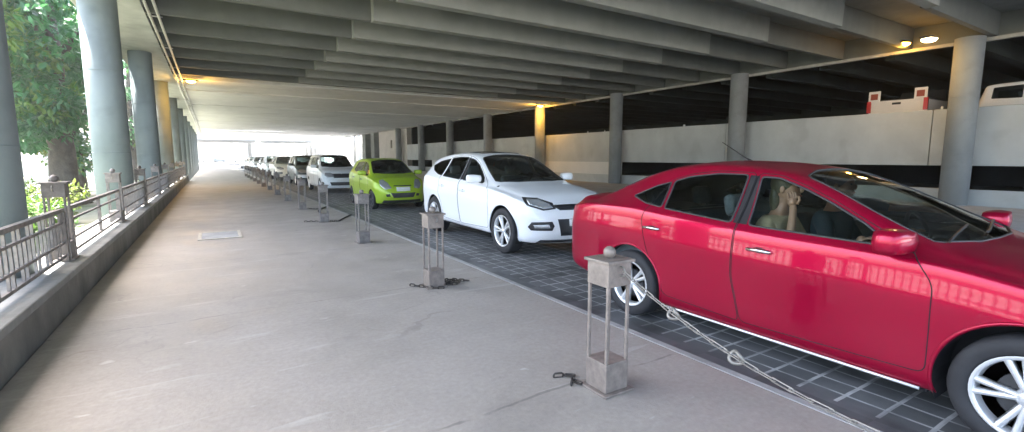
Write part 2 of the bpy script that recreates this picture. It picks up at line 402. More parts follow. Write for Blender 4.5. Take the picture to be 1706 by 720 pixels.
# ------------------------------------------------------------------ parking garage on the right
ga = empty('parking_garage', (21, 30, 0)); tag(ga, 'open-sided parking garage with pale concrete parapet bands and dark floors behind the cars', 'parking garage')
def PG(o):
    if isinstance(o, list): return [PG(q) for q in o]
    o.parent = ga; o.matrix_parent_inverse = Matrix.Translation((-21, -30, 0)); return o
GY0, GY1 = -9, 58.6
y = GY0
while y < GY1 - .5:
    y2 = min(y + 7.8, GY1); PG(boxes('parapet', [(21.0, 21.22, y + .012, y2 - .012, 1.24, 3.12)], M_par, bev=.015)); y = y2
PG(boxes('low_wall', [(20.95, 21.2, GY0, GY1, -.6, .47)], M_par, bev=.01))
PG(boxes('infill_panel', [(20.98, 21.19, 21.4, 50.6, .472, 1.238)], M_white))
PG(boxes('deck_floor', [(21.225, 42, GY0, GY1, 1.75, 2.05)], mat('garage_floor', (.09, .09, .085), .8, var=.2, scale=.6)))
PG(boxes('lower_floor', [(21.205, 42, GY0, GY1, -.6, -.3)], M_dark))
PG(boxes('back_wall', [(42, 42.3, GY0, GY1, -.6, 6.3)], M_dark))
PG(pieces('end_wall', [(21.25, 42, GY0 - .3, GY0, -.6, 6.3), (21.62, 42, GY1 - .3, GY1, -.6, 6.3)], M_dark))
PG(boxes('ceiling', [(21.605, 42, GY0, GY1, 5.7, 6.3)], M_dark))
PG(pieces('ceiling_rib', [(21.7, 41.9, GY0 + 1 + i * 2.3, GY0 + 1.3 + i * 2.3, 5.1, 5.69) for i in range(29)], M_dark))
for yy, rr in ((6.4, .04), (16.9, .06), (21.6, .05), (22.9, .03), (24.5, .04), (13.6, .035), (30.3, .05)):
    bm = bmesh.new(); lathe(bm, [(rr * .6, 0), (rr, .03), (rr, .07), (rr * .4, .11)], 12)
    o = from_bm('bolt_cap', bm, M_white); o.location = (21.1, yy, 3.12); PG(o)
# beige end block with slot windows
M_beige = mat('beige_render', (.50, .47, .43), .85, var=.12, scale=.8)
eb = empty('stair_block', (21, 63, 0)); tag(eb, 'beige rendered stair block with dark slot openings at the far end of the garage', 'building')
def PE(o):
    if isinstance(o, list): return [PE(q) for q in o]
    o.parent = eb; o.matrix_parent_inverse = Matrix.Translation((-21, -63, 0)); return o
PE(pieces('wall', [(21.05, 27, 58.7, 61, -.6, 7), (21.05, 27, 61.002, 62.5, -.6, 2.4), (21.05, 27, 61.002, 62.5, 4.6, 7), (21.05, 27, 62.502, 64.5, -.6, 7), (21.05, 27, 64.502, 65.2, -.6, 2.8), (21.05, 27, 64.502, 65.2, 3.9, 7), (21.05, 27, 65.202, 70.5, -.6, 7)], M_beige))
PE(boxes('dark_opening', [(22, 22.2, 61, 65.3, 2.3, 4.7)], M_dark))
lf = empty('service_tower', (20.6, 74, 0)); tag(lf, 'narrow dark tower bay with pale strip beyond the beige stair block', 'building')
def PL(o):
    if isinstance(o, list): return [PL(q) for q in o]
    o.parent = lf; o.matrix_parent_inverse = Matrix.Translation((-20.6, -74, 0)); return o
PL(pieces('wall', [(20.6, 26, 71.5, 73.2, -.6, 7), (20.6, 26, 76.2, 78, -.6, 7), (22.5, 26, 73.202, 76.198, -.6, 7)], mat('grey_green_render', (.16, .17, .155), .8, var=.2, scale=1)))
PL(boxes('pale_strip', [(21.5, 22.4, 74, 75.3, -.6, 6)], M_white))
fb = empty('ribbed_office_building', (22, 140, 0)); tag(fb, 'long white building with upright ribs seen in glare past the garage', 'building')
def PF(o):
    if isinstance(o, list): return [PF(q) for q in o]
    o.parent = fb; o.matrix_parent_inverse = Matrix.Translation((-22, -140, 0)); return o
PF(boxes('wall', [(22.6, 36, 79, 235, -.6, 14)], M_white))
PF(pieces('rib', [(22.2, 22.598, 84 + 6.4 * i, 85 + 6.4 * i, .6, 12) for i in range(23)], M_white))
for i in range(23):
    yy = 86.2 + i * 6.4
    PF(pieces('window', [(22.5, 22.597, yy, yy + 2.2, .9, 3.9), (22.5, 22.597, yy, yy + 2.2, 4.8, 9)], mat('pale_window', (.22, .27, .31), .2)))

# far roof strip across the road and far backdrop of buildings
fr = empty('far_overpass', (9, 125, 5)); tag(fr, 'distant pale concrete overpass crossing beyond the end of the deck', 'overpass')
def PO(o):
    if isinstance(o, list): return [PO(q) for q in o]
    o.parent = fr; o.matrix_parent_inverse = Matrix.Translation((-9, -125, -5)); return o
PO(boxes('deck_slab', [(-30, 22, 118, 150, 5.3, 6.3)], M_par))
PO(pieces('pier', [(-6, -5, 120, 121, -.6, 5.298), (8.6, 9.6, 120, 121, -.6, 5.298), (-6, -5, 147, 148, -.6, 5.298), (8.6, 9.6, 147, 148, -.6, 5.298)], M_par))
for x0, x1, h, lb in ((-60, -22, 9, 'low white building behind the far cars on the left'), (-18, 6, 4.2, 'low white building across the end of the road'), (10, 60, 11, 'taller white building closing the end of the road on the right')):
    e = empty('far_building', ((x0 + x1) / 2, 262, 0)); tag(e, lb, 'building', 'white buildings at the end of the road')
    w0 = boxes('wall', [(x0, x1, 262, 275, -.6, h)], M_white); w0.parent = e; w0.matrix_parent_inverse = Matrix.Translation((-(x0 + x1) / 2, -262, 0))
    n = int((x1 - x0) / 5)
    for i in range(n):
        xx = x0 + 1.5 + i * 5
        q = boxes('window', [(xx, xx + 2.2, 261.9, 261.99, 1.1, 2.6)], mat('pale_window', (.22, .27, .31), .2)); q.parent = e; q.matrix_parent_inverse = Matrix.Translation((-(x0 + x1) / 2, -262, 0))

# ------------------------------------------------------------------ left kerb wall + railing
lw = boxes('kerb_wall', [(-1.80, -1.262, -9, 37.5, -.6, .30)], M_wall); tag(lw, 'long low concrete kerb wall along the left of the walkway under the railing', 'wall')
cp = boxes('coping', [(-1.83, -1.245, -9, 37.5, .3, .37)], M_coping, lw, bev=.012)
RX, RB, RT = -1.41, .44, .935
def rail_panel(y0, y1, style, label):
    e = empty('railing_panel', (RX, y0, .37)); tag(e, label, 'railing', 'railing panels on the kerb wall')
    L = y1 - y0; b = -.37
    def bar(nm, *a):
        bm = bmesh.new()
        for q in a: box(bm, *q)
        return from_bm(nm, bm, M_rail, e)
    bar('top_rail', (-.025, .025, 0, L, RT + b - .02, RT + b + .02))
    bar('bottom_rail', (-.015, .015, 0, L, RB + b - .015, RB + b + .015))
    bar('middle_rail', (-.012, .012, 0, L, .80 + b - .012, .80 + b + .012))
    bar('middle_rail', (-.012, .012, 0, L, .58 + b - .012, .58 + b + .012))
    for yy in (0.03, L - .03):
        bar('end_post', (-.03, .03, yy - .03, yy + .03, 0, RT + b - .021))
    if style == 'bars':
        n = int(L / .115)
        for i in range(1, n):
            yy = L * i / n
            if i % 3 == 1: lo, hi = .456, .914
            elif i % 3 == 2: lo, hi = .456, .786
            else: lo, hi = .594, .914
            if i == 1: pass
            o = bar('baluster', (-.0105, .0105, yy - .0105, yy + .0105, lo + b, hi + b))
    else:
        bar('middle_post', (-.018, .018, L / 2 - .018, L / 2 + .018, RB + b + .016, RT + b - .021))
BY = [-4.2, -.5, 3.2, 7.15, 10.9, 14.7, 18.5, 22.3, 26.1, 29.9, 33.7, 37.3]
pl = {2: 'nearest railing panel, close upright bars, cut by the left edge', 3: 'open railing panel with four level rails and one middle post'}
for i in range(1, len(BY) - 1):
    lab = pl.get(i, 'brown barred railing panel, %s past the open one' % NEAR[max(0, i - 4)])
    if i == 1: lab = 'railing panel beside the camera outside the left edge'
    rail_panel(BY[i] + .14, BY[i + 1] - .14, 'open' if i == 3 else 'bars', lab)

# ------------------------------------------------------------------ bollards
def make_bollard(label, group, MB=None):
    MB = MB or M_bronze
    e = empty('chain_post', (0, 0, 0)); tag(e, label, 'bollard', group)
    from_bm_box = lambda nm, a, bev=.004, m=None: boxes(nm, a, MB, e, bev)
    from_bm_box('base_plate', [(-.125, .125, -.125, .125, 0, .016)])
    from_bm_box('lower_box', [(-.095, .095, -.095, .095, .0165, .205)])
    for sx in (-1, 1):
        for sy in (-1, 1):
            from_bm_box('leg', [(sx * .084 - .010, sx * .084 + .010, sy * .084 - .010, sy * .084 + .010, .2055, .6995)])
    from_bm_box('upper_box', [(-.097, .097, -.097, .097, .70, .848)])
    from_bm_box('cap', [(-.115, .115, -.115, .115, .8485, .868)])
    bm = bmesh.new(); bmesh.ops.create_uvsphere(bm, u_segments=20, v_segments=12, radius=.04)
    for v in bm.verts: v.co.z += .903
    from_bm('ball', bm, MB, e, True)
    for s in (-1, 1):
        bm = bmesh.new()
        tube(bm, [(0, s * (.112 + .03 * math.cos(a)), .80 + .03 * math.sin(a)) for a in [i * math.pi / 6 for i in range(12)]], .006, 6, True)
        from_bm('chain_eye', bm, M_chain, e)
    return e
bl = ['nearest chain post at the pavement edge, in front of the red car', 'chain post in front of the white crossover, loose cable around its foot', 'slim chain post in front of the green hatchback',
      'chain post with a dark chain on the ground beside its foot', 'dark chain post in front of the white minivan', 'chain post in front of the dark grey car',
      'first chain post beyond the dark grey car', 'second chain post beyond the dark grey car', 'third chain post beyond the dark grey car', 'fourth chain post beyond the dark grey car'] + ['chain post far down the kerb row, number %s beyond the dark grey car' % s for s in ('five', 'six', 'seven', 'eight')]
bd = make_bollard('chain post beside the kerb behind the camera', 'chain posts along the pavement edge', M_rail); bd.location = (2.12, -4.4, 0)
b0 = make_bollard(bl[0], 'chain posts along the pavement edge'); b0.location = (2.12, 2.23, 0)
posts = [(2.12, 2.23)]
for i in range(1, 14):
    x = 2.12 + .022 * i; yy = 2.23 + 3.3 * i - (.25 if i > 1 else .35)
    if i == 2: x = 2.22
    posts.append((x, yy)); dup(b0 if i < 2 else bd, (x, yy, 0), random.uniform(-.06, .06), bl[i])  # posts from the third on use railing paint, standing in for backlit shade
posts.insert(0, (2.12, -1.1)); q = dup(b0, (2.12, -1.1, 0), 0, 'chain post behind the camera holding the other end of the long chain')
wl = ['post with a ball top on the kerb wall, nearest, in front of the leafy tree', 'post with a ball top on the kerb wall, in front of the big column', 'post with a ball top on the kerb wall, between the big column and the next']
wb = make_bollard('ball-topped post on the kerb wall behind the camera', 'ball-topped posts on the kerb wall', M_rail); wb.location = (-1.47, -.5, .37)
for i, yy in enumerate(BY[2:]):
    dup(wb, (-1.47, yy, .37), 0, 'wall-top post beside the camera, outside the left edge' if i == 0 else (wl[i - 1] if i < 4 else 'ball-topped post on the kerb wall, %s beyond the third column' % NEAR[i - 4]))['group'] = 'ball-topped posts on the kerb wall'

# ------------------------------------------------------------------ chains
def chain_mesh(bm, pts, ll=.05, r=.0045, wd=.011):
    pts = [Vector(p) for p in pts]
    segs = [(b - a).length for a, b in zip(pts[:-1], pts[1:])]; T = sum(segs); n = max(2, int(T / (ll * .78)))
    def at(s):
        for a, b, L in zip(pts[:-1], pts[1:], segs):
            if s <= L: return a + (b - a) * (s / L), (b - a).normalized()
            s -= L
        return pts[-1], (pts[-1] - pts[-2]).normalized()
    for i in range(n):
        c, t = at(T * (i + .5) / n)
        s = t.cross(Vector((0, 0, 1)))
        if s.length < .01: s = Vector((1, 0, 0))
        s.normalize(); u = s.cross(t)
        q = s if i % 2 else u
        h = ll / 2 - wd
        ring = []
        for k in range(10):
            a = 2 * math.pi * k / 10
            ring.append(c + t * (math.copysign(h, math.cos(a)) + wd * math.cos(a)) + q * (wd * math.sin(a)))
        tube(bm, ring, r, 5, True)
def sag(a, b, zs, n=24, power=1):
    a = Vector(a); b = Vector(b); out = []
    for i in range(n + 1):
        u = i / n; p = a.lerp(b, u); p.z -= zs * 4 * u * (1 - u); out.append(p)
    return out
bm = bmesh.new(); pts = sag((2.12, 2.10, .80), (2.12, -.97, .80), .36)
chain_mesh(bm, pts, .105, .0036, .0095)
e = from_bm('long_chain', bm, M_chain); tag(e, 'long grey chain hanging from the nearest chain post beside the red car', 'chain')
for u, rr in ((.13, .028), (.25, .030)):
    p = pts[int(u * 24)]; bm = bmesh.new()
    tube(bm, [(p.x + .012 * math.sin(a * 2), p.y + rr * 1.15 * math.cos(a), p.z + rr * math.sin(a)) for a in [i * math.pi / 9 for i in range(18)]], .009, 8, True)
    from_bm('joining_ring', bm, M_chain, e, True)
def floor_chain(label, pts, m=M_chaindark, r=.013, z=.014):
    bm = bmesh.new(); P3 = []
    n = len(pts)
    for i in range(n - 1):
        p0 = Vector(pts[max(0, i - 1)]); p1 = Vector(pts[i]); p2 = Vector(pts[i + 1]); p3 = Vector(pts[min(n - 1, i + 2)])
        for k in range(8):
            t = k / 8; q = .5 * ((2 * p1) + (p2 - p0) * t + (2 * p0 - 5 * p1 + 4 * p2 - p3) * t * t + (3 * p1 - p0 - 3 * p2 + p3) * t ** 3)
            P3.append(Vector((q.x, q.y, z)))
    P3.append(Vector((*pts[-1], z)))
    chain_mesh(bm, P3, .07, .0075, .017)
    o = from_bm('ground_chain', bm, m); tag(o, label, 'chain', 'chains lying on the pavement'); return o
floor_chain('short broken chain end on the floor left of the nearest chain post', [(1.90, 2.52), (1.96, 2.50), (2.04, 2.45)])
floor_chain('broken chain end curling away from the foot of the nearest chain post', [(1.93, 2.36), (1.98, 2.40), (1.99, 2.33)])
x, y = posts[2]
floor_chain('chain piece curving left on the floor below the chain post by the white crossover', [(x - .24, y + .14), (x - .16, y + .03), (x - .05, y - .12), (x + .05, y - .17)])
floor_chain('coiled chain heap on the right of the chain post by the white crossover', [(x + .12, y + .02), (x + .24, y + .14), (x + .34, y + .02), (x + .24, y - .08), (x + .16, y - .02), (x + .28, y + .06), (x + .44, y - .03)])
x, y = posts[4]; x2, y2 = posts[5]
floor_chain('dark chain lying from the second-last near post towards the kerb', [(x + .14, y), (x + .30, y - .1), (x + .5, y + .3), (x + .85, y + 1.0)], r=.02)
floor_chain('short dark chain stub left of the post with the dark chain', [(x - .4, y + .2), (x - .25, y + .12), (x - .14, y + .05)])
floor_chain('dark chain on the ground right of the post before the white minivan', [(x2 + .14, y2), (x2 + .4, y2 - .3), (x2 + .7, y2 + .2), (x2 + .3, y2 - .8), (x + .25, y + 1.4)])
for i in range(6, 12):
    bm = bmesh.new(); a, b = posts[i], posts[i + 1]
    chain_mesh(bm, sag((a[0], a[1] + .13, .8), (b[0], b[1] - .13, .8), .5), .14, .011, .022)
    tag(from_bm('hanging_chain', bm, M_chain), 'slack chain hanging between two far chain posts, span %s beyond the dark grey car' % ('one', 'two', 'three', 'four', 'five', 'six')[i - 6], 'chain', 'chains hanging between far posts')

# inspection hatch frame in the walkway
hc = empty('floor_hatch', (.07, 10.85, .004)); tag(hc, 'rectangular hatch cover with a pale metal frame set in the walkway', 'hatch cover')
pieces('frame', [(-.36, .36, -.50, -.44, 0, .012), (-.36, .36, .44, .50, 0, .012), (-.36, -.30, -.439, .439, 0, .012), (.30, .36, -.439, .439, 0, .012)], mat('pale_hatch_frame', (.5, .46, .38), .6, var=.25, scale=9), hc, .003)
boxes('cover', [(-.298, .298, -.438, .438, 0, .006)], M_kerb, hc)

# ------------------------------------------------------------------ lamps on the deck soffit
M_lens = mat('lit_amber_lens', (1, .7, .2), .3, emit=(1, .42, .04), es=9)
M_lensw = mat('lit_pale_lens', (1, .9, .6), .3, emit=(1, .74, .42), es=5)
def lamp(x, y, z, w, label, m=M_lens, col=(1, .52, .08)):
    e = empty('ceiling_lamp', (x, y, z)); tag(e, label, 'lamp', 'lamps under the deck')
    boxes('housing', [(-.32, .32, -.16, .16, -.06, 0)], M_blackpl, e, .02)
    bm = bmesh.new(); lathe(bm, [(.05, -.15), (.14, -.13), (.19, -.09), (.2, -.062)], 20); from_bm('lens', bm, m, e, True)
    L = bpy.data.lights.new('bulb', 'POINT'); L.energy = w; L.color = col; L.shadow_soft_size = .12
    o = bpy.data.objects.new('bulb', L); COL.objects.link(o); o.parent = e; o.location = (0, 0, -.3)
    return e
lamp(-.55, 28.0, ZB - .02, 28, 'glowing orange lamp under the deck beside the garden columns')
lamp(19.9, 28.2, ZB - .02, 22, 'glowing orange lamp under the deck beside the garage column')
lamp(19.0, 6.25, ZB - .02, 3, 'pale lit lamp under the deck near the right edge', M_lensw, (1, .62, .2))
lamp(20.2, 7.35, ZB + .2, 4, 'small amber lamp between beams left of the pale lamp')

# ------------------------------------------------------------------ bright hazy air
hz = bpy.data.materials.new('thin_haze'); hz.use_nodes = True; n_ = hz.node_tree.nodes; n_.remove(n_['Principled BSDF'])
pv = n_.new('ShaderNodeVolumePrincipled'); pv.inputs['Color'].default_value = (.97, .97, .96, 1); pv.inputs['Density'].default_value = HAZE; pv.inputs['Anisotropy'].default_value = .2
hz.node_tree.links.new(pv.outputs[0], n_['Material Output'].inputs['Volume'])
o = boxes('haze', [(-70, 75, -25, 285, -1.7, 17)], hz); o['kind'] = 'stuff'

# ------------------------------------------------------------------ cars: one smooth lofted shell, cut exactly along windows, doors and wheel arches
def pchip(xs, ys, x):
    xs = np.array(xs, float); ys = np.array(ys, float); h = np.diff(xs); d = np.diff(ys) / h; m = np.zeros(len(xs))
    for i in range(1, len(xs) - 1):
        if d[i - 1] * d[i] > 0:
            w1 = 2 * h[i] + h[i - 1]; w2 = h[i] + 2 * h[i - 1]; m[i] = (w1 + w2) / (w1 / d[i - 1] + w2 / d[i])
    m[0] = d[0]; m[-1] = d[-1]
    x = np.clip(x, xs[0], xs[-1]); k = np.clip(np.searchsorted(xs, x) - 1, 0, len(h) - 1)
    t = (x - xs[k]) / h[k]
    return (ys[k] * (1 + 2 * t) * (1 - t) ** 2 + m[k] * h[k] * t * (1 - t) ** 2 + ys[k + 1] * t * t * (3 - 2 * t) + m[k + 1] * h[k] * t * t * (t - 1))
def prof(lst, x): return pchip([a for a, b in lst], [b for a, b in lst], x)
NC = 15
KN = np.concatenate([[0] * 3, np.linspace(0, 1, NC - 2), [1] * 3])
def basis(v):
    v = np.clip(np.asarray(v, float), 0, 1 - 1e-9); B = [((v >= KN[i]) & (v < KN[i + 1])).astype(float) for i in range(len(KN) - 1)]
    for p in range(1, 4):
        nb = []
        for i in range(len(B) - 1):
            a = (v - KN[i]) / (KN[i + p] - KN[i]) if KN[i + p] > KN[i] else 0
            b = (KN[i + p + 1] - v) / (KN[i + p + 1] - KN[i + 1]) if KN[i + p + 1] > KN[i + 1] else 0
            nb.append(a * B[i] + b * B[i + 1])
        B = nb
    return np.stack(B, -1)
def pip(poly, x, y):
    poly = np.array(poly); ins = np.zeros(len(x), bool); n = len(poly)
    for i in range(n):
        x1, y1 = poly[i]; x2, y2 = poly[(i + 1) % n]
        if y1 == y2: continue
        c = ((y1 > y) != (y2 > y)) & (x < (x2 - x1) * (y - y1) / (y2 - y1) + x1); ins ^= c
    return ins
def densify(poly, d, closed=True):
    out = []; n = len(poly)
    for i in range(n if closed else n - 1):
        a = np.array(poly[i], float); b = np.array(poly[(i + 1) % n], float); k = max(1, int(math.ceil(np.linalg.norm(b - a) / d)))
        for j in range(k): out.append(a + (b - a) * j / k)
    if not closed: out.append(np.array(poly[-1], float))
    return np.array(out)
def roundpoly(poly, r=.05, n=4):
    out = []; N = len(poly)
    for i in range(N):
        p = np.array(poly[i], float); a = np.array(poly[i - 1], float) - p; b = np.array(poly[(i + 1) % N], float) - p
        la, lb = np.linalg.norm(a), np.linalg.norm(b); q = min(r, la * .45, lb * .45); A = p + a / la * q; B = p + b / lb * q
        for k in range(n + 1):
            t = k / n; out.append((A * (1 - t) ** 2 + 2 * p * t * (1 - t) + B * t * t))
    return [tuple(o) for o in out]

class Shell:
    def __init__(s, S): s.S = S; s.L = S['L']
    def xt(s, t): return s.L * (.12 * t + .88 * (.5 - .5 * np.cos(np.pi * t)))
    def tx(s, x):
        tt = np.linspace(0, 1, 2001); return np.interp(x, s.xt(tt), tt)
    def ctrl(s, x):
        S = s.S; x = np.asarray(x, float)
        af, nf = S.get('front', (.55, 2.6)); ar, nr = S.get('rear', (.45, 2.8))
        cf = np.where(x < af, np.clip(1 - np.clip((af - x) / af, 0, 1) ** nf, 0, 1) ** (1 / nf), 1)
        xr = s.L - x; cr = np.where(xr < ar, np.clip(1 - np.clip((ar - xr) / ar, 0, 1) ** nr, 0, 1) ** (1 / nr), 1)
        c = cf * cr; w = S['W'] * prof(S['plan'], x) * c
        zb = prof(S['zb'], x); zs = prof(S['zs'], x); zt = prof(S['zt'], x); ze = zt - prof(S['crown'], x); wr = np.minimum(prof(S['wr'], x) * c, w * .945)
        zs = np.minimum(zs, ze - .008); H = zs - zb
        def q(fy, z): return np.stack([fy, z], -1)
        L_ = lambda a, b, t: a + (b - a) * t
        cz = S.get('crease', .72)
        P = [q(w * .93, zb), q(w * .975, zb + .02), q(w * .985, zb + .16 * H), q(w * .982, zb + .38 * H), q(w * 1.0, zb + (cz - .07) * H), q(w * 1.002, zb + cz * H), q(w * .993, zb + (cz + .07) * H),
             q(w * .982, zs - .014), q(L_(w * .970, wr, .04), zs + .004),
             q(L_(w * .95, wr, .42) , L_(zs, ze, .38)), q(L_(w * .94, wr, .88), L_(zs, ze, .86)), q(wr * .985, ze + .012), q(wr * .86, L_(ze, zt, .62)), q(wr * .45, L_(ze, zt, .95)), q(wr * 0, zt)]
        return np.stack(P, -2)       # (...,NC,2)
    def ev(s, t, v):
        t = np.asarray(t, float); v = np.asarray(v, float); x = s.xt(t)
        P = s.ctrl(x); B = basis(v); yz = (P * B[..., None]).sum(-2); y = yz[..., 0]; z = yz[..., 1]
        fs = s.S.get('fshear', [(.2, .06), (.45, 0), (.65, .03), (.9, .2)]); rs = s.S.get('rshear', [(.2, .08), (.5, 0), (.8, .03), (1.1, .12)])
        x = x + prof(fs, z) * np.exp(-(x / .3) ** 2) - prof(rs, z) * np.exp(-((s.L - x) / .3) ** 2)
        return np.stack([x, y, z], -1)
    def table(s, x, n=240):
        v = np.linspace(0, 1, n); P = s.ctrl(np.full(n, x)); yz = (P * basis(v)[..., None]).sum(-2); return v, yz[:, 0], yz[:, 1]
    def v_side(s, x, z):
        v, Y, Z = s.table(x); return float(np.interp(z, np.maximum.accumulate(Z) + np.arange(len(Z)) * 1e-9, v))
    def v_top(s, x, y):
        v, Y, Z = s.table(x); k = v > .62; vv = v[k][::-1]; yy = Y[k][::-1]; return float(np.interp(y, yy, vv))

VE = .80     # parameter of the roof rail / hood edge
def make_car(name, label, cat, S, paint, loc, res=1.0, detail=True, glassm=None, group=None, bumper=None, cladding=None):
    root = empty(name, (loc[0], loc[1], loc[2])); tag(root, label, cat, group)
    sh = Shell(S); L = S['L']; W = S['W']; hy = L / 2
    glassm = glassm or G_car
    nt_, nv = int(150 * res), int(46 * res)
    sx_, sv_ = L * 1.3, 2.3
    D = 1.3 * L / nt_
    outl = []          # (name, params array(N,2), closed)
    def side_loop(poly, closed=True):
        p = densify(poly, D * .8, closed); x = p[:, 0]; v = np.array([sh.v_side(a, b) for a, b in p]); return np.stack([sh.tx(x), v], -1)
    def top_loop(poly):
        p = densify(poly, D * .8); v = np.array([min(1, max(VE, sh.v_top(a, b))) for a, b in p]); return np.stack([sh.tx(p[:, 0]), v], -1)
    wins = S['windows']; doors = S.get('doors', []); tops = S['tops']
    for k, p in wins.items(): outl.append((k, side_loop(p), True))
    dl = []
    for k, p in doors: q = side_loop(p); outl.append((k, q, True)); dl.append(q)
    for k, p in tops.items(): outl.append((k, top_loop(p), True))
    rw = S['r']; ra = rw + S.get('gap', .045); arcs = []
    for ax in S['axles']:
        zb = float(prof(S['zb'], np.array([ax]))[0]) ; pts = []
        for i in range(49):
            a = math.pi * (i / 48 * 1.3 - .15); X = ax + ra * math.cos(a); Z = rw + ra * math.sin(a)
            v = sh.v_side(X, Z); zbx = float(prof(S['zb'], np.array([X]))[0])
            if Z > zbx + .002: pts.append((sh.tx(X), v))
            elif False: pass
        pts = np.array(pts); pts = np.vstack([[pts[0][0], 0], pts, [pts[-1][0], 0]]); arcs.append(pts); outl.append(('arch', pts, False))
    gt, gv = np.meshgrid(np.linspace(0, 1, nt_), np.linspace(0, 1, nv), indexing='ij'); G = np.stack([gt.ravel(), gv.ravel()], -1)
    allo = np.vstack([o[1] for o in outl]); sc = np.array([sx_, sv_])
    keep = np.ones(len(G), bool); thr = .42 * min(D, sv_ / nv)
    for i in range(0, len(G), 4000):
        d = np.sqrt((((G[i:i + 4000, None] - allo[None]) * sc) ** 2).sum(-1)).min(1); inner = (G[i:i + 4000, 0] > 1e-6) & (G[i:i + 4000, 0] < 1 - 1e-6) & (G[i:i + 4000, 1] > 1e-6) & (G[i:i + 4000, 1] < 1 - 1e-6)
        keep[i:i + 4000] = (d > thr) | ~inner
    G = G[keep]; V = [tuple(p) for p in G * sc]; E = []
    for nm, p, cl in outl:
        b = len(V); V += [tuple(q) for q in p * sc]; n = len(p); E += [(b + i, b + (i + 1) % n) for i in range(n if cl else n - 1)]
    rv, re_, rf, *_ = delaunay_2d_cdt([Vector(p) for p in V], E, [], 0, 1e-5)
    pr = np.array([tuple(p) for p in rv]) / sc; T = np.array([tuple(f) for f in rf]); pr = np.clip(pr, 0, 1)
    X3 = sh.ev(pr[:, 0], pr[:, 1])
    cen = pr[T].mean(1); area = np.abs(np.cross(pr[T[:, 1]] - pr[T[:, 0]], pr[T[:, 2]] - pr[T[:, 0]]))
    T = T[area > 1e-12]; cen = cen[area > 1e-12]
    C3 = sh.ev(cen[:, 0], cen[:, 1]); cx = sh.xt(cen[:, 0])
    cls = np.full(len(T), 'body', dtype=object)
    side = cen[:, 1] < VE + .03
    for nm, q in zip([k for k, p in doors], dl): cls[pip(q, cen[:, 0], cen[:, 1])] = nm
    for nm, q, cl in outl:
        if nm in wins or nm in tops: cls[pip(q, cen[:, 0], cen[:, 1])] = nm
    for q in arcs: cls[pip(q, cen[:, 0], cen[:, 1])] = None
    # local coordinates: x lateral, y along, z up
    P3 = np.stack([X3[:, 1], X3[:, 0] - hy, X3[:, 2]], -1)
    fn = np.cross(P3[T[:, 1]] - P3[T[:, 0]], P3[T[:, 2]] - P3[T[:, 0]])
    mid = (np.abs(C3[:, 0] - L / 2) < .4) & (cen[:, 1] < .5)
    if fn[mid][:, 0].mean() < 0: T = T[:, [0, 2, 1]]; fn = -fn
    VN = np.zeros_like(P3)
    for k in range(3): np.add.at(VN, T[:, k], fn)
    VN[pr[:, 1] > 1 - 1e-6, 0] = 0
    VN /= np.linalg.norm(VN, axis=1, keepdims=True) + 1e-12
    MIR = np.array([-1, 1, 1.])
    def emit(nm, cname, m, sides, inset=0, par=None):
        k = (cls == cname)
        if not k.any(): return []
        t = T[k]; u, inv = np.unique(t, return_inverse=True); inv = inv.reshape(-1, 3)
        p = P3[u] - VN[u] * inset; n = VN[u]
        def mk(p, n, f):
            me = bpy.data.meshes.new(nm); me.from_pydata(p.tolist(), [], f.tolist()); o = link(nm, me, m, par or root, True)
            me.normals_split_custom_set_from_vertices(n.tolist()); return o
        if sides == 'both':
            pp = np.vstack([p, p * MIR]); nn = np.vstack([n, n * MIR]); ff = np.vstack([inv, inv[:, ::-1] + len(p)]); return [mk(pp, nn, ff)]
        return [mk(p, n, inv), mk(p * MIR, n * MIR, inv[:, ::-1])]
    body = emit('body', 'body', paint, 'both')[0]
    for nm, p in doors:
        ds = emit(nm, nm, paint, 'sides')
    for nm in wins: emit('side_window' if nm != 'pillar_cover' else nm, nm, glassm if nm != 'pillar_cover' else M_blackpl, 'sides', .004)
    G_w = glass('windshield_glass', (.80, .90, .85), ior=2.3) if glassm is G_car else glassm
    for nm in tops: emit(nm, nm, G_w, 'both', .004)
    # full BVH for patches
    ks = cls != None
    bv = np.vstack([P3, P3 * MIR]); bf = np.vstack([T[ks], T[ks][:, ::-1] + len(P3)])
    bvh = BVHTree.FromPolygons([Vector(p) for p in bv], bf.tolist())
    def pts3(q, off=0):
        a = sh.ev(q[:, 0], q[:, 1]); return [Vector((b[1], b[0] - hy, b[2])) for b in a]
    # seals, seams, arch lips
    for nm, q, cl in outl:
        a = pts3(q)
        if nm in wins and nm != 'pillar_cover':
            for s in (1, -1):
                bmS = bmesh.new(); tube(bmS, [Vector((p.x * s, p.y, p.z)) for p in a], .008, 6, True); from_bm('window_seal', bmS, M_seal, root, True)
        if nm in tops:
            idx = max(range(len(a)), key=lambda i: 0 if a[i].x > .004 else 1)
            b = a[idx:] + a[:idx]; b = [p for p in b if p.x > .004]
            bmS = bmesh.new(); tube(bmS, b + [Vector((-p.x, p.y, p.z)) for p in b[::-1]], .007, 6, True); from_bm('window_seal', bmS, M_seal, root, True)
        if detail and nm in dict(doors):
            for s in (1, -1):
                bmS = bmesh.new(); tube(bmS, [Vector((p.x * s, p.y, p.z)) for p in a], .0032, 5, True); from_bm('door_seam', bmS, M_well, root)
    for q in arcs:
        a = pts3(q)
        for s in (1, -1):
            bmS = bmesh.new(); tube(bmS, [Vector((p.x * s * .998, p.y, p.z)) for p in a], .011 if cladding is None else .018, 6); from_bm('arch_lip', bmS, cladding or paint, root, True)
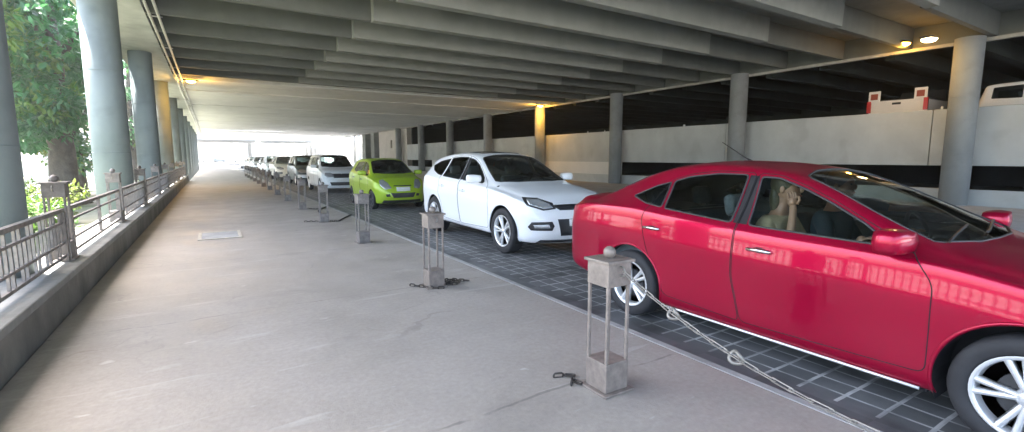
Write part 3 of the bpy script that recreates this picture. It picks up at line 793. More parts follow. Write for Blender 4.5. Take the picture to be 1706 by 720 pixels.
    # wheel wells, floor pan
    for ax in S['axles']:
        for s in (1, -1):
            bm = bmesh.new()
            n = 20; xo, xi = W * .965, W - .33; rr = ra - .004
            A = [];
            for i in range(n + 1):
                a = math.pi * (i / n * 1.25 - .125); yy = ax - hy + rr * math.cos(a); zz = rw + rr * math.sin(a)
                A.append((bm.verts.new((s * xo, yy, zz)), bm.verts.new((s * xi, yy, zz))))
            for i in range(n): bm.faces.new((A[i][0], A[i + 1][0], A[i + 1][1], A[i][1]))
            bm.faces.new([a[1] for a in A])
            from_bm('wheel_well', bm, M_well, root)
    zb0 = S['zb'][len(S['zb']) // 2][1]
    xf, xr_ = S['axles']
    pieces('floor_pan', [(-W * .9, W * .9, xf + ra + .02 - hy, xr_ - ra - .02 - hy, zb0 - .03, zb0 + .02), (-W + .34, W - .34, .25 - hy, xf + ra + .018 - hy, zb0 - .031, zb0 + .018), (-W + .34, W - .34, xr_ - ra - .018 - hy, L - .2 - hy, zb0 - .031, zb0 + .018)], M_well, root)
    # wheels
    tw = S.get('tw', .19)
    for ax in S['axles']:
        for s in (1, -1):
            mt = Matrix.Translation((s * (W - .012), ax - hy, rw)) @ Matrix.Rotation(math.pi / 2 * s, 4, 'Y')
            bm = bmesh.new(); R_ = rw; ri = R_ * .69
            lathe(bm, [(ri, -tw), (R_ * .93, -tw), (R_ * .985, -tw + .02), (R_, -tw + .05), (R_, -.045), (R_ * .985, -.02), (R_ * .95, -.004), (R_ * .85, .003), (R_ * .74, -.002), (ri + .004, -.012), (ri, -.03)], 44, mt, cap=False)
            wh = from_bm('wheel', bm, M_tyre, root, True)
            if not detail:
                bm = bmesh.new(); lathe(bm, [(ri, -.02), (ri * .6, -.03), (.02, -.015)], 20, mt); from_bm('rim', bm, S.get('rim_mat', M_rim), wh, True); continue
            bm = bmesh.new(); lathe(bm, [(ri + .003, -.008), (ri - .012, -.006), (ri - .02, -.02), (ri - .03, -.10)], 44, mt, cap=False)
            lathe(bm, [(.001, -.014), (.028, -.014), (.036, -.02), (.05, -.032), (.055, -.05)], 24, mt, cap=False)
            ns = S.get('spokes', 5)
            for i in range(ns):
                for da in S.get('split', (-.17, .17)):
                    a0 = 2 * math.pi * i / ns + .3; a1 = a0 + da
                    for (ra_, rb_, wa, wb) in ((.03, ri - .012, .021, .017),):
                        p0 = Vector((math.cos(a0 + da * .6) * ra_, math.sin(a0 + da * .6) * ra_, 0)); p1 = Vector((math.cos(a1) * rb_, math.sin(a1) * rb_, 0))
                        t = (p1 - p0).normalized(); u = Vector((-t.y, t.x, 0)); vs = []
                        for (p, wv, z0, z1) in ((p0, wa, -.026, -.055), (p0.lerp(p1, .6), (wa + wb) / 2, -.018, -.05), (p1, wb * 1.3, -.010, -.05)):
                            vs.append([bm.verts.new(mt @ (p + u * wv * .55 + Vector((0, 0, z0)))), bm.verts.new(mt @ (p - u * wv * .55 + Vector((0, 0, z0)))), bm.verts.new(mt @ (p - u * wv + Vector((0, 0, z1)))), bm.verts.new(mt @ (p + u * wv + Vector((0, 0, z1))))])
                        for A, B in zip(vs[:-1], vs[1:]):
                            for k in range(4): bm.faces.new((A[k], A[(k + 1) % 4], B[(k + 1) % 4], B[k]))
            rim = from_bm('rim', bm, S.get('rim_mat', M_rim), wh)
            for p in rim.data.polygons: p.use_smooth = len(p.vertices) == 4 and p.index < 44 * 7
            bm = bmesh.new(); lathe(bm, [(ri - .01, -.075), (.13, -.075), (.128, -.06), (.02, -.06)], 30, mt); from_bm('brake_disc', bm, M_rimdark, wh)
    # projected patches
    def patch(nm, poly, ang, m, off=.004, par=None, mirror=True, rear=False, z0=0, both=None, res_=.02):
        """poly in (s,z): s runs sideways in the plane square to the view direction ang (0 = straight at the nose)"""
        a = R(ang); sgn = -1 if rear else 1
        d = Vector((-math.sin(a), math.cos(a) * sgn, 0)); u = Vector((math.cos(a), math.sin(a) * sgn, 0))
        poly = densify(poly, res_); mn = poly.min(0); mx = poly.max(0)
        gx, gy = np.meshgrid(np.arange(mn[0], mx[0], res_), np.arange(mn[1], mx[1], res_)); g = np.stack([gx.ravel(), gy.ravel()], -1)
        g = g[pip(poly, g[:, 0], g[:, 1])]; dd = np.sqrt(((g[:, None] - poly[None]) ** 2).sum(-1)).min(1) if len(g) else np.zeros(0); g = g[dd > res_ * .4]
        V = [Vector(p) for p in poly] + [Vector(p) for p in g]; n = len(poly)
        rv, _, rf, *_ = delaunay_2d_cdt(V, [(i, (i + 1) % n) for i in range(n)], [], 1, 1e-6)
        org = Vector((W * .75 if ang else 0, (-hy if not rear else hy), 0))
        hit = []
        for p in rv:
            o = org + u * p.x + Vector((0, 0, p.y)) - d * 3
            h, nn, _, _ = bvh.ray_cast(o, d); hit.append((h + nn * (off if nn.dot(d) < 0 else -off)) if h is not None else None)
        out = []
        for s in ((1, -1) if mirror else (1,)):
            fs = [f for f in rf if all(hit[i] is not None for i in f)]
            if not fs: continue
            me = bpy.data.meshes.new(nm); vs = [(h.x * s, h.y, h.z) if h is not None else (0, 0, .5) for h in hit]
            if s < 0: fs = [tuple(reversed(f)) for f in fs]
            me.from_pydata(vs, [], [tuple(f) for f in fs])
            bm = bmesh.new(); bm.from_mesh(me); bmesh.ops.delete(bm, geom=[v for v in bm.verts if not v.link_faces], context='VERTS')
            # give it a rim sunk into the panel
            be = [e for e in bm.edges if len(e.link_faces) == 1]
            r = bmesh.ops.extrude_edge_only(bm, edges=be)
            for v in [x for x in r['geom'] if isinstance(x, bmesh.types.BMVert)]: v.co += Vector((d.x * s, d.y, 0)) * (off + .012)
            bm.to_mesh(me); bm.free(); o = link(nm, me, m, par or root, True); out.append(o)
        return out
    for a in S.get('patches', []):
        nm, poly, ang, m, kw = a
        sub = kw.pop('sub', None) if 'sub' in kw else None
        kw = dict(kw); patch(nm, poly, ang, m, **kw)
    if detail:
        for y0_, y1_, xo in ((-.05, .52, 0), (-.60, -.10, .01)):
            xb = max(q[0] for q in S['tops']['windshield'][:3]) - .0
            bm = bmesh.new(); pp = []
            for i in range(8):
                yy = y0_ + (y1_ - y0_) * i / 7; xx = S['tops']['windshield'][0][0] + .045 + .05 * abs(yy) + .012 * i
                b_ = sh.ev(np.array([sh.tx(xx)]), np.array([max(VE, sh.v_top(xx, abs(yy)))]))[0]; pp.append((math.copysign(b_[1], yy) if abs(yy) > 1e-3 else 0, b_[0] - hy, b_[2] + .016))
            tube(bm, pp, .008, 5); from_bm('wiper', bm, M_blackpl, root)
    # mirrors, handles
    if 'mirror' in S:
        mx_, mz = S['mirror']; t = sh.tx(mx_); v = sh.v_side(mx_, mz - .02); base = sh.ev(np.array([t]), np.array([v]))[0]
        for s in (1, -1):
            bm = bmesh.new(); bmesh.ops.create_cube(bm, size=1)
            bmesh.ops.subdivide_edges(bm, edges=bm.edges[:], cuts=3, use_grid_fill=True)
            for q in bm.verts:
                c = q.co.copy(); n_ = max(abs(c.x), abs(c.y), abs(c.z)) * 2; sp = c.normalized() * .5; c = c.lerp(sp, .55)
                ww, hh, dd = .27, .155, .17
                k = .5 + c.x
                q.co = Vector((s * (base[1] + .045 + (c.x + .5) * ww), base[0] - hy + c.y * dd * (1.05 - .25 * k) + .01 * k, mz + .03 + c.z * hh * (.85 + .15 * k)))
            mo = from_bm('wing_mirror', bm, paint, root, True)
            bm = bmesh.new(); tube(bm, [(s * (base[1] - .01), base[0] - hy - .02, mz - .035), (s * (base[1] + .06), base[0] - hy, mz - .02), (s * (base[1] + .10), base[0] - hy, mz + .0)], [.03, .024, .02], 8)
            from_bm('mirror_arm', bm, M_blackpl, mo, True)
            bm = bmesh.new(); box(bm, s * (base[1] + .075), s * (base[1] + .265), base[0] - hy + .052, base[0] - hy + .062, mz - .02, mz + .08); from_bm('mirror_glass', bm, M_chrome, mo)
    for hx, hz in S.get('handles', []):
        t = sh.tx(hx); v = sh.v_side(hx, hz); b = sh.ev(np.array([t]), np.array([v]))[0]
        for s in (1, -1):
            bm = bmesh.new(); X = b[1]; Y = hx - hy
            tube(bm, [(s * (X - .01), Y - .095, hz - .004), (s * (X + .022), Y - .075, hz), (s * (X + .028), Y, hz + .003), (s * (X + .022), Y + .075, hz), (s * (X - .01), Y + .095, hz)], [.011, .014, .014, .014, .011], 8)
            ho = from_bm('door_handle', bm, S.get('handle_mat', M_chrome), root, True)
            bm = bmesh.new(); bmesh.ops.create_uvsphere(bm, u_segments=14, v_segments=8, radius=1)
            for q in bm.verts: q.co = Vector((s * (X - .004) + q.co.x * .008, Y + q.co.y * .065, hz - .004 + q.co.z * .026))
            from_bm('handle_cup', bm, M_well, ho, True)
    # cabin
    c0, c1, zf, zbelt = S['cabin']
    pieces('cabin_trim', [(W - .13, W - .10, c0 - hy, c1 - hy, zf, zbelt - .04), (-W + .10, -W + .13, c0 - hy, c1 - hy, zf, zbelt - .04), (-W + .131, W - .131, c0 - hy, c1 - hy, zf, zf + .03), (-W + .131, W - .131, c1 - hy - .02, c1 - hy, zf + .031, zbelt - .06)], M_seat, root)
    bm = bmesh.new(); box(bm, -W + .14, W - .14, c0 - hy - .25, c0 - hy + .22, zbelt - .3, zbelt - .035, bev=.05)
    da = from_bm('dashboard', bm, M_blackpl, root)
    bm = bmesh.new(); box(bm, .14, .58, c0 - hy + .02, c0 - hy + .24, zbelt - .08, zbelt + .015, bev=.03); from_bm('cluster_hood', bm, M_blackpl, da)
    bm = bmesh.new(); sx = W * .46; ctr = Vector((sx, c0 + .36 - hy, zbelt - .07)); 
    tube(bm, [ctr + Vector((.185 * math.cos(a), .06 * math.sin(a), .175 * math.sin(a))) for a in [2 * math.pi * i / 24 for i in range(24)]], .014, 8, True)
    for a in (0, math.pi, -math.pi / 2): tube(bm, [ctr, ctr + Vector((.18 * math.cos(a), .06 * math.sin(a), .17 * math.sin(a)))], .014, 6)
    from_bm('steering_wheel', bm, M_blackpl, root, True)
    for (sxx, yy, wd, hr) in [(W * .46, S['seat'][0], .25, True), (-W * .46, S['seat'][0], .25, True), (W * .42, S['seat'][1], .3, True), (-W * .42, S['seat'][1], .3, True)]:
        top = S.get('seat_top', zbelt + .04)
        bm = bmesh.new(); mtb = Matrix.Translation((sxx, yy - hy, zf)) @ Matrix.Rotation(R(-13), 4, 'X')
        box(bm, -wd, wd, -.05, .10, .12, top - zf + .02, mtx=mtb, bev=.045); st = from_bm('seat_back', bm, M_seat, root, True)
        bm = bmesh.new(); box(bm, -wd, wd, yy - hy - .48, yy - hy + .02, zf + .06, zf + .24, bev=.05)
        for q in bm.verts: q.co.x += sxx
        from_bm('seat_cushion', bm, M_seat, root, True)
        bm = bmesh.new(); box(bm, -.125, .125, .0, .095, top - zf + .05, top - zf + .235, mtx=mtb, bev=.04)
        for hx in (-.06, .06):
            tube(bm, [mtb @ Vector((hx, .045, top - zf - .03)), mtb @ Vector((hx, .045, top - zf + .1))], .006, 6)
        from_bm('headrest', bm, M_seat, st, True)
    if 'shelf' in S:
        a, b, z = S['shelf']; boxes('parcel_shelf', [(-W + .2, W - .2, a - hy, b - hy, z - .02, z)], M_blackpl, root)
    return root, sh, hy

def paintm(nm, col, metal=0., rough=.35, var=.0):
    return mat(nm, col, rough, metal=metal, coat=.6, inside=(.10, .11, .11), spec=.2)
P_red = paintm('red_metallic_paint', (.35, .002, .032), .5, .34)
P_red.node_tree.nodes['Principled BSDF'].inputs['Coat IOR'].default_value = 1.5; P_red.node_tree.nodes['Principled BSDF'].inputs['Specular IOR Level'].default_value = .08
P_white = paintm('white_car_paint', (.82, .83, .84))
P_green = paintm('lime_green_paint', (.34, .50, .03), .15)
P_van = paintm('white_van_paint', (.76, .79, .80))
P_slate = paintm('slate_grey_paint', (.06, .085, .095), .3)
P_cream = paintm('cream_white_paint', (.78, .75, .66))
P_silver = paintm('silver_paint', (.55, .57, .58), .5)

SEDAN = dict(L=4.55, rshear=[(.2, .05), (.5, 0), (.8, .02), (1.1, .09)], W=.85, r=.312, axles=(.80, 3.43), gap=.066, front=(.62, 2.4), rear=(.42, 3.6), crease=.74, tw=.185,
    plan=[(0, .97), (.8, .985), (1.6, 1), (3.0, 1), (3.8, .985), (4.45, .93)],
    zb=[(0, .26), (.5, .21), (1.2, .195), (3.0, .20), (3.8, .25), (4.45, .33)],
    zs=[(0, .60), (.3, .74), (.8, .855), (1.28, .925), (2.3, .965), (3.1, 1.015), (3.5, 1.04), (4.0, 1.03), (4.45, .97)],
    zt=[(0, .70), (.12, .76), (.4, .86), (.85, .945), (1.12, 1.0), (1.35, 1.095), (1.65, 1.235), (1.95, 1.355), (2.2, 1.425), (2.5, 1.462), (2.8, 1.472), (3.1, 1.45), (3.4, 1.385), (3.7, 1.275), (3.92, 1.17), (4.05, 1.13), (4.3, 1.115), (4.45, 1.08), (4.55, 1.04)],
    crown=[(0, .05), (1.0, .055), (1.5, .085), (2.2, .055), (3.2, .055), (3.7, .08), (4.1, .055), (4.45, .05)],
    wr=[(0, .68), (.8, .70), (1.28, .715), (1.6, .67), (2.1, .575), (2.6, .545), (3.1, .55), (3.6, .60), (3.95, .66), (4.45, .66)],
    windows=dict(front_window=roundpoly([(1.42, .975), (2.30, 1.0), (2.34, 1.352), (2.2, 1.345), (2.0, 1.275), (1.8, 1.19), (1.6, 1.09)], .03),
                 pillar_cover=roundpoly([(2.315, 1.002), (2.425, 1.006), (2.435, 1.362), (2.355, 1.354)], .004),
                 rear_window=roundpoly([(2.44, 1.005), (3.085, 1.055), (3.11, 1.288), (2.95, 1.335), (2.7, 1.365), (2.45, 1.362)], .03),
                 quarter_window=roundpoly([(3.125, 1.062), (3.3, 1.082), (3.50, 1.135), (3.42, 1.175), (3.28, 1.24), (3.145, 1.278)], .02)),
    doors=[('front_door', roundpoly([(1.2, .30), (2.30, .27), (2.385, .6), (2.375, 1.378), (2.2, 1.368), (2.0, 1.298), (1.8, 1.212), (1.5, 1.06), (1.3, .95), (1.2, .80)], .05)),
           ('rear_door', roundpoly([(2.31, .27), (3.02, .30), (3.12, .48), (3.22, .66), (3.30, .95), (3.15, 1.295), (2.95, 1.358), (2.7, 1.388), (2.385, 1.38), (2.395, .6)], .05))],
    tops=dict(windshield=[(1.14, 0), (1.155, .3), (1.24, .60), (1.27, .64), (1.6, .60), (2.02, .505), (2.06, .47), (2.11, .25), (2.125, 0)][::1],
              rear_windshield=[(3.42, 0), (3.43, .3), (3.47, .49), (3.7, .54), (3.93, .57), (3.99, .52), (4.05, .3), (4.06, 0)]),
    mirror=(1.36, 1.0), handles=[(2.18, .835), (3.17, .875)], cabin=(1.3, 3.75, .30, .98), seat=(2.42, 3.30), seat_top=.99, shelf=(3.35, 4.0, .98),
    patches=[('headlamp', [(-.22, .62), (.22, .70), (.30, .80), (.1, .79), (-.2, .70)], 40, M_lampglass, {}),
             ('grille', [(-.42, .55), (.42, .55), (.34, .70), (-.34, .70)], 0, M_blackpl, dict(mirror=False)),
             ('lower_grille', [(-.55, .28), (.55, .28), (.45, .42), (-.45, .42)], 0, M_blackpl, dict(mirror=False)),
             ('tail_lamp', [(-.20, .80), (.14, .84), (.22, .97), (.02, 1.0), (-.2, .99)], 48, M_lampred, dict(rear=True)),
             ('number_plate', [(-.26, .62), (.26, .62), (.26, .75), (-.26, .75)], 0, M_plate, dict(mirror=False, rear=True, off=.01))])
red, rsh, rhy = make_car('red_sedan', 'shiny red four-door sedan in the foreground with two people in its front seats', 'car', SEDAN, P_red, (4.21, -.255 + 4.55 * 1.03 / 2, RZ), 1.35)
red.scale = (1, 1.03, 1.02)
bm = bmesh.new(); tube(bm, [(0, 2.78 - rhy + .0, 1.465), (0, 2.83 - rhy, 1.49), (0.0, 3.08 - rhy, 1.64)], [.012, .006, .003], 6); from_bm('antenna', bm, M_blackpl, red, True)
# bright sill strip, B-pillar cover
for s in (1, -1):
    bm = bmesh.new(); tube(bm, [(s * (.85 * .955), x - rhy, .185 + .012) for x in np.linspace(1.22, 3.0, 12)], .010, 6); from_bm('sill_trim', bm, M_rim, red, True)

CROSS = dict(L=4.68, W=.935, r=.365, axles=(.93, 3.68), gap=.055, front=(.75, 2.35), rear=(.45, 2.8), crease=.70, tw=.23, spokes=5,
    plan=[(0, .97), (.9, .985), (1.8, 1), (3.2, 1), (4.0, .98), (4.68, .92)],
    zb=[(0, .24), (.5, .25), (1.3, .27), (3.2, .28), (4.0, .30), (4.68, .36)],
    zs=[(0, .62), (.3, .82), (.9, .955), (1.5, 1.03), (2.5, 1.07), (3.5, 1.12), (4.2, 1.16), (4.68, 1.0)],
    zt=[(0, .80), (.12, .865), (.4, .955), (.9, 1.055), (1.3, 1.125), (1.5, 1.215), (1.8, 1.37), (2.1, 1.51), (2.3, 1.585), (2.6, 1.63), (3.0, 1.645), (3.5, 1.625), (4.0, 1.565), (4.25, 1.51), (4.36, 1.46), (4.5, 1.24), (4.62, 1.06), (4.68, .98)],
    crown=[(0, .06), (1.1, .075), (1.6, .11), (2.3, .07), (4.2, .06), (4.68, .05)],
    wr=[(0, .70), (.9, .77), (1.4, .79), (1.8, .73), (2.3, .635), (3.0, .61), (3.8, .61), (4.3, .62), (4.68, .7)],
    fshear=[(.2, .10), (.4, 0), (.6, .02), (.8, .12), (1.0, .25)], rshear=[(.3, .1), (.55, 0), (.9, .04), (1.3, .12), (1.6, .2)],
    windows=dict(front_window=roundpoly([(1.68, 1.10), (2.42, 1.12), (2.47, 1.515), (2.3, 1.478), (2.1, 1.40), (1.9, 1.285), (1.74, 1.18)], .03),
                 pillar_cover=roundpoly([(2.435, 1.122), (2.545, 1.124), (2.585, 1.533), (2.485, 1.517)], .004),
                 rear_window=roundpoly([(2.56, 1.125), (3.33, 1.165), (3.30, 1.515), (2.95, 1.54), (2.60, 1.535)], .03),
                 quarter_window=roundpoly([(3.40, 1.175), (3.62, 1.195), (3.95, 1.27), (4.12, 1.36), (3.85, 1.45), (3.38, 1.505)], .03)),
    doors=[('front_door', roundpoly([(1.38, .36), (2.42, .33), (2.51, .6), (2.51, 1.56), (2.3, 1.505), (2.1, 1.425), (1.9, 1.31), (1.6, 1.12), (1.38, .98)], .05)),
           ('rear_door', roundpoly([(2.44, .33), (3.2, .36), (3.30, .6), (3.44, .85), (3.40, 1.52), (3.0, 1.565), (2.53, 1.562), (2.53, .6)], .05))],
    tops=dict(windshield=[(1.28, 0), (1.30, .35), (1.40, .66), (1.46, .72), (1.8, .66), (2.17, .57), (2.22, .53), (2.28, .25), (2.29, 0)],
              sunroof=[(2.48, 0), (2.48, .38), (2.52, .42), (3.0, .42), (3.04, .38), (3.04, 0)],
              rear_windshield=[(4.37, 0), (4.375, .45), (4.39, .52), (4.47, .53), (4.53, .48), (4.545, 0)]),
    mirror=(1.72, 1.14), handles=[(2.32, .93), (3.25, .98)], handle_mat=P_white, cabin=(1.5, 4.3, .42, 1.10), seat=(2.6, 3.5), seat_top=1.17,
    patches=[('headlamp_housing', [(-.10, .755), (.08, .735), (.33, .81), (.44, .925), (.20, .915), (-.04, .84)], 42, M_blackpl, dict(off=.003)),
             ('headlamp', [(-.06, .77), (.07, .753), (.29, .82), (.37, .90), (.18, .895), (-.0, .825)], 42, M_lampglass, dict(off=.007)),
             ('fog_lamp_housing', [(-.08, .44), (.24, .44), (.29, .49), (.23, .565), (-.08, .575), (-.115, .51)], 36, M_blackpl, {}),
             ('fog_lamp', [(-.05, .475), (.18, .475), (.20, .52), (-.03, .54)], 36, M_lampglass, dict(off=.008)),
             ('upper_grille', [(-.36, .735), (.36, .735), (.45, .80), (.40, .815), (-.40, .815), (-.45, .80)], 0, M_blackpl, dict(mirror=False)),
             ('lower_grille', [(-.40, .36), (.40, .36), (.44, .61), (-.44, .61)], 0, M_blackpl, dict(mirror=False)),
             ('number_plate', [(-.26, .50), (.26, .50), (.26, .60), (-.26, .60)], 0, M_plate, dict(mirror=False, off=.02)),
             ('chin_lip', [(-.7, .255), (.7, .255), (.66, .30), (-.66, .30)], 0, M_blackpl, dict(mirror=False, off=.008)),
             ('tail_lamp', [(-.2, 1.0), (.15, 1.02), (.2, 1.15), (-.2, 1.2)], 45, M_lampred, dict(rear=True))])
make_car('white_crossover', 'clean white crossover with a dark sunroof right behind the red sedan', 'car', CROSS, P_white, (4.80, 5.62 + 2.34, RZ), 1.1)

HATCH = dict(L=3.6, W=.795, r=.285, axles=(.68, 3.03), gap=.04, front=(.6, 2.5), rear=(.3, 3), crease=.72, tw=.165, spokes=5, split=(-.1, .1),
    plan=[(0, .96), (.7, .985), (1.4, 1), (2.6, 1), (3.6, .95)],
    rim_mat=M_rimdark, zb=[(0, .20), (.5, .19), (1.2, .20), (2.8, .21), (3.6, .28)],
    zs=[(0, .62), (.2, .76), (.6, .88), (1.1, .95), (2.2, 1.0), (3.0, 1.07), (3.6, 1.0)],
    zt=[(0, .74), (.1, .81), (.3, .90), (.6, .98), (.82, 1.03), (1.0, 1.14), (1.25, 1.29), (1.45, 1.40), (1.6, 1.46), (2.0, 1.515), (2.6, 1.51), (3.1, 1.46), (3.3, 1.42), (3.42, 1.2), (3.54, 1.03), (3.6, .95)],
    crown=[(0, .05), (.8, .07), (1.2, .10), (1.7, .06), (3.3, .05), (3.6, .04)],
    wr=[(0, .6), (.6, .66), (.95, .685), (1.3, .62), (1.65, .555), (2.4, .54), (3.3, .54), (3.6, .6)],
    fshear=[(.15, .08), (.4, 0), (.6, .03), (.8, .15), (1., .3)], rshear=[(.3, .06), (.6, 0), (1., .04), (1.4, .12)],
    windows=dict(front_window=roundpoly([(1.12, 1.0), (1.80, 1.02), (1.84, 1.40), (1.62, 1.365), (1.42, 1.27), (1.24, 1.13)], .03),
                 rear_window=roundpoly([(1.92, 1.03), (2.55, 1.09), (2.75, 1.15), (2.68, 1.38), (1.94, 1.405)], .03)),
    doors=[('front_door', roundpoly([(.98, .28), (1.8, .26), (1.88, .6), (1.88, 1.435), (1.62, 1.39), (1.42, 1.3), (1.1, 1.02), (.98, .9)], .05)),
           ('rear_door', roundpoly([(1.83, .26), (2.5, .3), (2.7, .6), (2.82, .9), (2.75, 1.40), (1.9, 1.436), (1.9, .6)], .05))],
    tops=dict(windshield=[(.84, 0), (.86, .3), (.94, .58), (.98, .615), (1.25, .565), (1.50, .51), (1.54, .47), (1.58, .2), (1.58, 0)],
              rear_windshield=[(3.32, 0), (3.325, .40), (3.34, .47), (3.42, .47), (3.46, .42), (3.47, 0)]),
    mirror=(1.18, 1.04), handles=[(1.72, .86), (2.6, .9)], cabin=(.95, 3.3, .36, 1.0), seat=(1.95, 2.75), seat_top=1.08,
    patches=[('headlamp', [(-.17, .64), (.0, .60), (.15, .70), (.25, .86), (.15, .89), (-.02, .79)], 35, M_lampglass, {}),
             ('grille', [(-.3, .36), (.3, .36), (.38, .50), (-.38, .50)], 0, M_blackpl, dict(mirror=False)),
             ('upper_slot', [(-.28, .69), (.28, .69), (.26, .72), (-.26, .72)], 0, M_blackpl, dict(mirror=False)),
             ('number_plate', [(-.2, .545), (.2, .545), (.2, .66), (-.2, .66)], 0, M_plate, dict(mirror=False, off=.02)),
             ('fog_lamp', [(-.16, .40), (-.05, .39), (-.02, .46), (-.13, .48)], 30, M_blackpl, {}),
             ('skirt', [(-.6, .205), (.6, .205), (.56, .29), (-.56, .29)], 0, M_blackpl, dict(mirror=False))])
make_car('lime_hatchback', 'small lime green hatchback facing the camera behind the white crossover', 'car', HATCH, P_green, (4.78, 13.7 + 1.8, RZ), .9)

VAN = dict(L=4.2, W=.83, r=.31, axles=(.72, 3.42), gap=.045, front=(.5, 2.6), rear=(.25, 3), crease=.72, tw=.18, spokes=5, split=(-.1, .1),
    plan=[(0, .96), (.7, .985), (1.4, 1), (3.4, 1), (4.2, .97)],
    zb=[(0, .22), (.5, .22), (1.2, .24), (3.2, .25), (4.2, .32)],
    zs=[(0, .66), (.2, .82), (.6, .95), (1.1, 1.02), (2.2, 1.05), (3.4, 1.08), (4.2, 1.05)],
    zt=[(0, .82), (.1, .90), (.3, .98), (.6, 1.05), (.85, 1.10), (1.05, 1.24), (1.3, 1.42), (1.5, 1.56), (1.68, 1.63), (2.1, 1.675), (3.0, 1.685), (3.8, 1.65), (4.02, 1.6), (4.1, 1.3), (4.17, 1.1), (4.2, 1.0)],
    crown=[(0, .06), (.8, .07), (1.2, .10), (1.7, .06), (4.0, .05), (4.2, .04)],
    wr=[(0, .62), (.6, .7), (.95, .73), (1.3, .67), (1.65, .62), (2.4, .60), (4.0, .60), (4.2, .66)],
    fshear=[(.15, .08), (.4, 0), (.6, .03), (.85, .12), (1.1, .25)], rshear=[(.3, .06), (.6, 0), (1., .02), (1.6, .08)],
    windows=dict(front_window=roundpoly([(1.15, 1.07), (1.95, 1.09), (2.0, 1.54), (1.75, 1.53), (1.52, 1.42), (1.3, 1.25)], .03),
                 rear_window=roundpoly([(2.1, 1.09), (2.95, 1.11), (2.95, 1.55), (2.12, 1.55)], .03),
                 quarter_window=roundpoly([(3.08, 1.12), (3.8, 1.14), (3.78, 1.5), (3.08, 1.54)], .03)),
    doors=[('front_door', roundpoly([(1.02, .3), (1.98, .3), (2.04, .6), (2.04, 1.58), (1.75, 1.56), (1.5, 1.44), (1.15, 1.1), (1.02, .95)], .05))],
    tops=dict(windshield=[(.87, 0), (.89, .3), (.97, .62), (1.01, .655), (1.3, .61), (1.58, .56), (1.62, .52), (1.65, .2), (1.655, 0)],
              rear_windshield=[(4.04, 0), (4.043, .45), (4.055, .52), (4.09, .52), (4.11, .45), (4.113, 0)]),
    mirror=(1.25, 1.12), handles=[(1.85, .9)], handle_mat=P_van, cabin=(1.0, 3.95, .36, 1.06), seat=(2.0, 2.9), seat_top=1.14,
    patches=[('headlamp', [(-.2, .70), (.05, .68), (.18, .76), (.2, .88), (0, .88), (-.16, .83)], 35, M_lampglass, {}),
             ('grille', [(-.34, .66), (.34, .66), (.38, .84), (-.38, .84)], 0, M_blackpl, dict(mirror=False)),
             ('lower_grille', [(-.45, .34), (.45, .34), (.5, .48), (-.5, .48)], 0, M_blackpl, dict(mirror=False)),
             ('number_plate', [(-.22, .50), (.22, .50), (.22, .62), (-.22, .62)], 0, M_plate, dict(mirror=False, off=.02))])
def variant(S, **k): d = dict(S); d.update(k); return d
make_car('white_minivan', 'white minivan with a dark windscreen just behind the lime hatchback', 'car', VAN, P_van, (4.80, 21.6 + 2.1, RZ), .7)
make_car('dark_hatchback', 'dark slate grey car with a pale bumper behind the white minivan', 'car',
         variant(VAN, patches=[('bumper_guard', [(-.74, .42), (.74, .42), (.74, .60), (-.74, .60)], 0, P_silver, dict(mirror=False)), ('headlamp', [(-.2, .70), (.05, .68), (.18, .76), (.2, .88), (0, .88), (-.16, .83)], 35, M_lampglass, {})]),
         P_slate, (4.78, 28.6 + 2.1, RZ), .6, glassm=G_dark)
far = [(CROSS, P_cream, 4.55, 35.4, 'cream white car right behind the dark grey car in the queue'), (VAN, P_van, 4.5, 42.5, 'tall white van in the queue behind the cream white car'),
       (HATCH, P_silver, 4.6, 49.5, 'silver car in the far queue behind the tall white van'), (CROSS, P_white, 4.6, 56, 'white car in the far queue, glaring in the light'), (VAN, P_silver, 4.6, 63.5, 'pale van near the far end of the queue'),
       (HATCH, P_white, 4.6, 71, 'white hatchback second-last in the queue'), (SEDAN, P_silver, 4.6, 79, 'last silver car of the queue')]
for S_, p_, x_, y_, lb in far:
    make_car('queued_car', lb, 'car', variant(S_, patches=S_['patches'][:4]), p_, (x_, y_ + S_['L'] / 2, RZ), .42, detail=False, group='cars queued far along the kerb')
# a few cars far off in the open light past the deck
for i, (x_, y_, p_) in enumerate(((-3, 175, P_silver), (2.5, 182, P_slate), (8, 176, P_white), (-10, 190, P_slate))):
    c_, _, _ = make_car('distant_car', ['silver car parked across the far end of the road', 'dark car parked across the far end, left of a white one', 'white car parked across the far end of the road', 'dark car farthest left in the distance'][i], 'car', variant(HATCH, patches=[]), p_, (x_, y_, RZ), .35, detail=False, group='cars parked far away in the open')
    c_.rotation_euler[2] = R(90)

# vehicles up on the garage deck: pickup with square lamp boards, and a white car roof
tr = empty('tow_pickup', (22.4, 8.25, 2.42), R(-90)); tag(tr, 'white pickup parked tail-out above the parapet with two square lamp boards', 'pickup truck')
P_tr = paintm('truck_white_paint', (.8, .78, .77))
boxes('bed', [(-.95, .95, .25, 2.2, .55, 1.26)], P_tr, tr, .03)
boxes('tailgate', [(-.90, .90, .19, .245, .72, 1.29)], P_tr, tr, .015)
boxes('tailgate_handle', [(-.14, .14, .175, .189, 1.12, 1.2)], M_blackpl, tr)
boxes('load_cover', [(-.93, .93, .26, 2.1, 1.262, 1.33)], M_blackpl, tr, .02)
boxes('cab', [(-.9, .9, 2.22, 4.4, .55, 1.3)], P_tr, tr, .04)
bm = bmesh.new(); a = [bm.verts.new(p) for p in [(-.82, 2.4, 1.302), (.82, 2.4, 1.302), (.82, 4.1, 1.302), (-.82, 4.1, 1.302), (-.7, 2.6, 1.78), (.7, 2.6, 1.78), (.7, 3.6, 1.78), (-.7, 3.6, 1.78)]]
